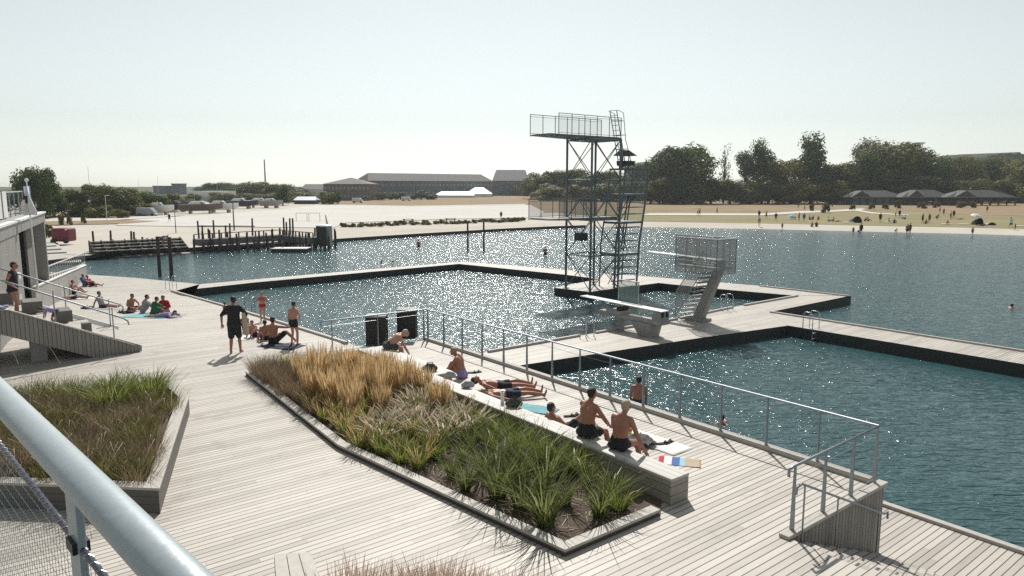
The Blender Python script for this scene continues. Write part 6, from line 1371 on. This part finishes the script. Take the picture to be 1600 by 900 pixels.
# ================================================================== grasses
M['g_gold'] = leafmat('dry_golden_stems', (0.52, 0.36, 0.17), (0.80, 0.64, 0.39), .5, .3, rough=.7)
M['g_red'] = leafmat('fine_red_brown_grass', (0.17, 0.125, 0.08), (0.32, 0.245, 0.165), .5, .3, rough=.8)
M['g_green'] = leafmat('green_grass_blades', (0.11, 0.155, 0.025), (0.26, 0.30, 0.07), .55, .25, (0.36, 0.33, 0.17), rough=.4, spec=.4)
M['g_dark'] = leafmat('broad_dark_green_blades', (0.10, 0.125, 0.035), (0.22, 0.25, 0.085), .5, .2, (0.40, 0.37, 0.25), rough=.35, spec=.4)
M['g_olive'] = leafmat('olive_brown_blades', (0.10, 0.10, 0.035), (0.21, 0.19, 0.075), .5, .4, (0.29, 0.22, 0.12), rough=.6)
M['g_plume'] = leafmat('pale_grass_plumes', (0.50, 0.41, 0.31), (0.80, 0.72, 0.60), .5, .3, rough=.8)
M['g_redtip'] = leafmat('reddish_dry_stalks', (0.46, 0.33, 0.25), (0.74, 0.60, 0.49), .55, .3, rough=.7)
def clump(seed, n, h, rad, w_, lean, droop, mats, plume=0, pw=.02, pl=.25, upright=0, segs=4, wtip=.15):
    r = random.Random(seed); mb = MB()
    for i in range(n+plume):
        ispl = i >= n
        az = r.uniform(0, 2*pi); d = rad*sqrt(r.random()); b = Vector((cos(az)*d, sin(az)*d, 0)); az2 = az+r.uniform(-.9, .9); o = Vector((cos(az2), sin(az2), 0))
        hh = h*r.uniform(.45, 1.08)*(1.08 if ispl else 1); le = lean*r.uniform(.2, 1.2); dr = droop*r.uniform(.3, 1.2)
        side = Vector((-sin(az2+r.uniform(-1, 1)), cos(az2+r.uniform(-1, 1)), 0)).normalized(); vs = []
        for k in range(segs+1):
            t = k/segs; p = b+o*(le*t+dr*t*t)*hh+UP*hh*(t-.45*dr*t*t)
            ww = w_*(1-t)**.6+w_*wtip if not ispl else (w_*.5 if t < 1-pl else (pw if t < .99 else pw*.25))
            vs += [p-side*ww/2, p+side*ww/2]
        mb.add(vs, [(2*k, 2*k+1, 2*k+3, 2*k+2) for k in range(segs)], 1 if ispl else 0)
        if ispl:   # crossed second blade gives the plume a body
            k0 = len(mb.v)-2*(segs+1); vs2 = []
            for k in range(segs+1):
                c_ = (mb.v[k0+2*k]+mb.v[k0+2*k+1])/2; ww = (mb.v[k0+2*k]-mb.v[k0+2*k+1]).length/2; vs2 += [c_-o*ww, c_+o*ww]
            mb.add(vs2, [(2*k, 2*k+1, 2*k+3, 2*k+2) for k in range(segs)], 1)
    me = bpy.data.meshes.new('grass_clump'); me.from_pydata(mb.v, [], mb.f)
    for m in mats: me.materials.append(M[m])
    for p, i in zip(me.polygons, mb.m): p.material_index = i
    return me
GR = {
 'gold': [clump(20+i, 210, .86, .12, .009, .20, .04, ['g_gold', 'g_gold'], plume=170, pw=.020, pl=.38, segs=5) for i in range(4)],
 'gold_g': [clump(30+i, 170, .62, .14, .010, .25, .35, ['g_green', 'g_gold'], plume=45, pw=.018, pl=.3) for i in range(3)],
 'red': [clump(40+i, 330, .58, .20, .006, .45, .25, ['g_red', 'g_red'], plume=50, pw=.013, pl=.2) for i in range(4)],
 'pale': [clump(50+i, 150, .55, .16, .010, .4, .5, ['g_green', 'g_plume'], plume=55, pw=.035, pl=.28, segs=5) for i in range(4)],
 'green': [clump(60+i, 190, .62, .17, .014, .42, .55, ['g_green', 'g_plume'], plume=4, pw=.025, segs=5) for i in range(4)],
 'broad': [clump(70+i, 105, .92, .11, .020, .26, .60, ['g_dark', 'g_dark'], segs=6) for i in range(4)],
 'meadow': [clump(80+i, 230, .52, .24, .008, .45, .35, ['g_olive', 'g_plume'], plume=6, pw=.05, pl=.2) for i in range(4)],
 'meadow_r': [clump(90+i, 230, .48, .24, .008, .45, .3, ['g_red', 'g_plume'], plume=3, pw=.03, pl=.2) for i in range(3)],
 'meadow_g': [clump(95+i, 200, .62, .2, .012, .45, .5, ['g_green', 'g_plume'], plume=3, pw=.03, pl=.2) for i in range(3)],
 'tip': [clump(110+i, 110, .95, .22, .006, .35, .12, ['g_redtip', 'g_redtip'], plume=70, pw=.014, pl=.3) for i in range(3)],
}
LBL = {'gold': ('grass_clump', 'golden straw coloured feather grass clump in the long planter', 'golden grass clumps in the long planter'),
 'gold_g': ('grass_clump', 'green based grass clump with straw coloured stems in the long planter', 'green and straw grass clumps in the long planter'),
 'red': ('grass_clump', 'fine red brown hair grass clump at the far end of the long planter', 'red brown grass clumps in the long planter'),
 'pale': ('grass_clump', 'fountain grass clump with pale arching plumes in the middle of the long planter', 'pale plumed grass clumps'),
 'green': ('grass_clump', 'soft green arching grass clump in the long planter', 'soft green grass clumps in the long planter'),
 'broad': ('grass_clump', 'broad bladed shiny green grass clump near the front tip of the long planter', 'broad bladed grass clumps'),
 'meadow': ('grass_clump', 'olive brown meadow grass clump in the raised left planter', 'olive meadow grass in the raised planter'),
 'meadow_r': ('grass_clump', 'reddish brown meadow grass clump in the raised left planter', 'reddish meadow grass in the raised planter'),
 'meadow_g': ('grass_clump', 'taller green grass clump at the back of the raised left planter', 'green grass at the back of the raised planter'),
 'tip': ('grass_clump', 'dry reddish grass clump poking up at the bottom edge of the picture', 'dry reddish grass at the bottom edge')}
def plant(kind, x, y, z, s=1.0):
    me = R.choice(GR[kind]); nm, lb, gr = LBL[kind]
    o = bpy.data.objects.new(nm, me); COL.objects.link(o); o.location = (x, y, z); o.rotation_euler = (R.uniform(-.08, .08), R.uniform(-.08, .08), R.uniform(0, 6.28))
    k = s*R.uniform(.85, 1.15); o.scale = (k, k, k*R.uniform(.9, 1.12)); T(o, lb, 'grass', gr)
def scatter(poly, z, dist, fn, tries=6000, margin=.12):
    xs = [p[0] for p in poly]; ys = [p[1] for p in poly]; pts = []; c = 0
    for _ in range(tries):
        x, y = R.uniform(min(xs), max(xs)), R.uniform(min(ys), max(ys))
        if not poly_inside((x, y), poly): continue
        px, py = pix((x, y, z)); k = fn(px, py, x, y)
        if k is None: continue
        kind, dd, s = k
        if any((x-a)**2+(y-b)**2 < (dd*.5+d2*.5)**2 for a, b, d2 in pts): continue
        pts.append((x, y, dd)); plant(kind, x, y, z, s); c += 1
    return c
def near_edge(x, y, poly):
    m = 9
    for i in range(len(poly)):
        a = Vector(poly[i]); b = Vector(poly[(i+1) % len(poly)]); p = Vector((x, y)); t = max(0, min(1, (p-a).dot(b-a)/(b-a).length_squared)); m = min(m, (p-(a+(b-a)*t)).length)
    return m
def f_c(px, py, x, y):
    ne = near_edge(x, y, SOILC)
    if ne < .22: return None
    if px > 470 and ne < .32: return None
    px += R.gauss(0, 17); py += R.gauss(0, 8)
    back = py < 592 or px < 462+(py-600)*.3
    if back and px < 590: return ('red', .22, 1.0)
    if px < 640-(max(0, py-640))*.9 and py < 660: return ('gold', .46, R.uniform(.9, 1.2)) if R.random() < .72 else ('gold_g', .36, .9)
    if px < 700 and py < 618+(px-560)*.25: return ('gold', .46, R.uniform(.85, 1.15)) if R.random() < .72 else ('gold_g', .36, .9)
    if px < 585 : return ('gold_g', .32, .85)
    if px < 745 and py < 690: return ('pale', .30, R.uniform(.9, 1.15))
    if px < 690: return ('gold_g' if R.random() < .4 else 'green', .34, .85)
    if py < 700+(px-760)*.35: return ('green', .32, R.uniform(.85, 1.1))
    if ne < .40: return None
    if px > 930 and py > 770: return None
    return ('broad', .52, R.uniform(.72, 1.15))
print('central clumps', scatter(SOILC, .03, .3, f_c))
def f_l(px, py, x, y):
    if px < -60 or near_edge(x, y, SOILL) < .12: return None
    if near_edge(x, y, SOILL) < .42 and px > 225 and py > 622 and R.random() < .9: return None
    if py < 650 and px > 130 or (py < 640): return ('meadow_g', .36, R.uniform(.7, 1.35)) if R.random() < .35 else ('meadow', .3, R.uniform(.8, 1.2))
    v = noise.noise(Vector((x*.9, y*.9, 0)))
    return ('meadow_r' if v > .06 else 'meadow', .27, R.uniform(.7, 1.25))
print('left clumps', scatter(SOILL, .33, .3, f_l))
# grass poking up from the planter just under the picture
pb_ = [P(515, 925, 0), P(870, 925, 0), P(900, 1000, 0), P(480, 1000, 0)]
for i in range(46):
    px = R.uniform(520, 862); py = R.uniform(968, 1000)+abs(px-690)*.05
    p = P(px, py, 0); plant('tip', p.x, p.y, 0, .62 if not (520 < px < 580 or 620 < px < 720) else .74)
nb = MB(); q = [P(505, 955, 0.03), P(885, 955, .03), P(920, 1100, .03), P(480, 1100, .03)]; nb.add(q, [(0, 1, 2, 3)]); T(nb.build('planter_soil', M['soil']), kind='structure')
lit = MB()
for i in range(5200):
    x, y = R.uniform(-8, 3), R.uniform(8, 22)
    if not poly_inside((x, y), SOILC) or near_edge(x, y, SOILC) < .22: continue
    a_ = R.uniform(0, 6.28); L_ = R.uniform(.04, .16); w2_ = R.uniform(.004, .012); d_ = Vector((cos(a_), sin(a_), 0)); n_2 = Vector((-sin(a_), cos(a_), 0)); c_ = Vector((x, y, .034)); lf = UP*R.uniform(0, .03)
    lit.add([c_-d_*L_-n_2*w2_, c_+d_*L_-n_2*w2_+lf, c_+d_*L_+n_2*w2_+lf, c_-d_*L_+n_2*w2_], [(0, 1, 2, 3)])
for i in range(900):
    x, y = R.uniform(-8, 3), R.uniform(8, 22)
    if poly_inside((x, y), SOILC) and near_edge(x, y, SOILC) > .24: lit.ball((x, y, .032), R.uniform(.012, .035), 5)
T(lit.build('leaf_litter', leafmat('dead_leaf_litter', (0.10, 0.075, 0.05), (0.34, 0.27, 0.18), .1, 0)), 'dead straw and crumbs of earth on the planter soil', 'leaf litter', kind='stuff')
# ================================================================== foreground handrail
azr = atan2(-320-800, F/cos(PIT)); dr_ = Vector((sin(azr), cos(azr), 0)); zpipe = 4.965
pa = P(30, 650, zpipe); nrmr = Vector((dr_.y, -dr_.x, 0))
def PV(px, py):
    r_ = ray(px, py); t = (pa-CAM).dot(nrmr)/r_.dot(nrmr); return CAM+r_*t
fr = E('foreground_railing', (pa.x, pa.y, 3.9), 'thick galvanised handrail with a wire net crossing the lower left corner, close to the camera', 'railing')
M['galv'] = mat('brushed_galvanised_pipe', (0.35, 0.395, 0.42), 0.42, .25, var=.09, scale=26, bump=.06, bscale=50)
part('handrail', M['galv'], fr, lambda mb: mb.tube(pa+dr_*1.5, pa-dr_*2.5, .0235, 40), smooth=True)
pp_ = PV(112, 742); 
part('post', M['galv'], fr, lambda mb: mb.box(Vector((pp_.x, pp_.y, zpipe-.6))+nrmr*0, (.055, .010, 1.15), (dr_, nrmr, UP)), bevel=.002)
c0, c1 = PV(0, 690), PV(160, 905); zc = (c0.z+c1.z)/2; c0.z = zc; c1.z = zc; dc = (c1-c0).normalized(); c0 = c0-dc*.8; c1 = c1+dc*.5
M['rope'] = mat('dark_blue_grey_cable', (0.035, 0.035, 0.06), .35, .3, var=.3, scale=40)
part('cable', M['rope'], fr, lambda mb: mb.tube(c0, c1, .0046, 10))
part('lacing_wire', M['steel_l'], fr, lambda mb: mb.path([c0.lerp(c1, i/420)+UP*.0052*cos(i*2*pi/6)+nrmr*.0052*sin(i*2*pi/6) for i in range(421)], .0007, 4))
part('clamp', M['black'], fr, lambda mb: mb.box(Vector((pp_.x, pp_.y, zc)), (.034, .022, .016), (dr_, nrmr, UP)))
def net(mb):
    L = (c1-c0).length; ww = .00042; s = -.1
    while s < L+.1:
        a = c0+dc*s; mb.tube(a, a-UP*1.2, ww, 3); s += .021
    for k in range(1, 34): mb.tube(c0-UP*.027*k, c1-UP*.027*k, ww, 3)
o = part('net', M['steel'], fr, net)
rel(fr)
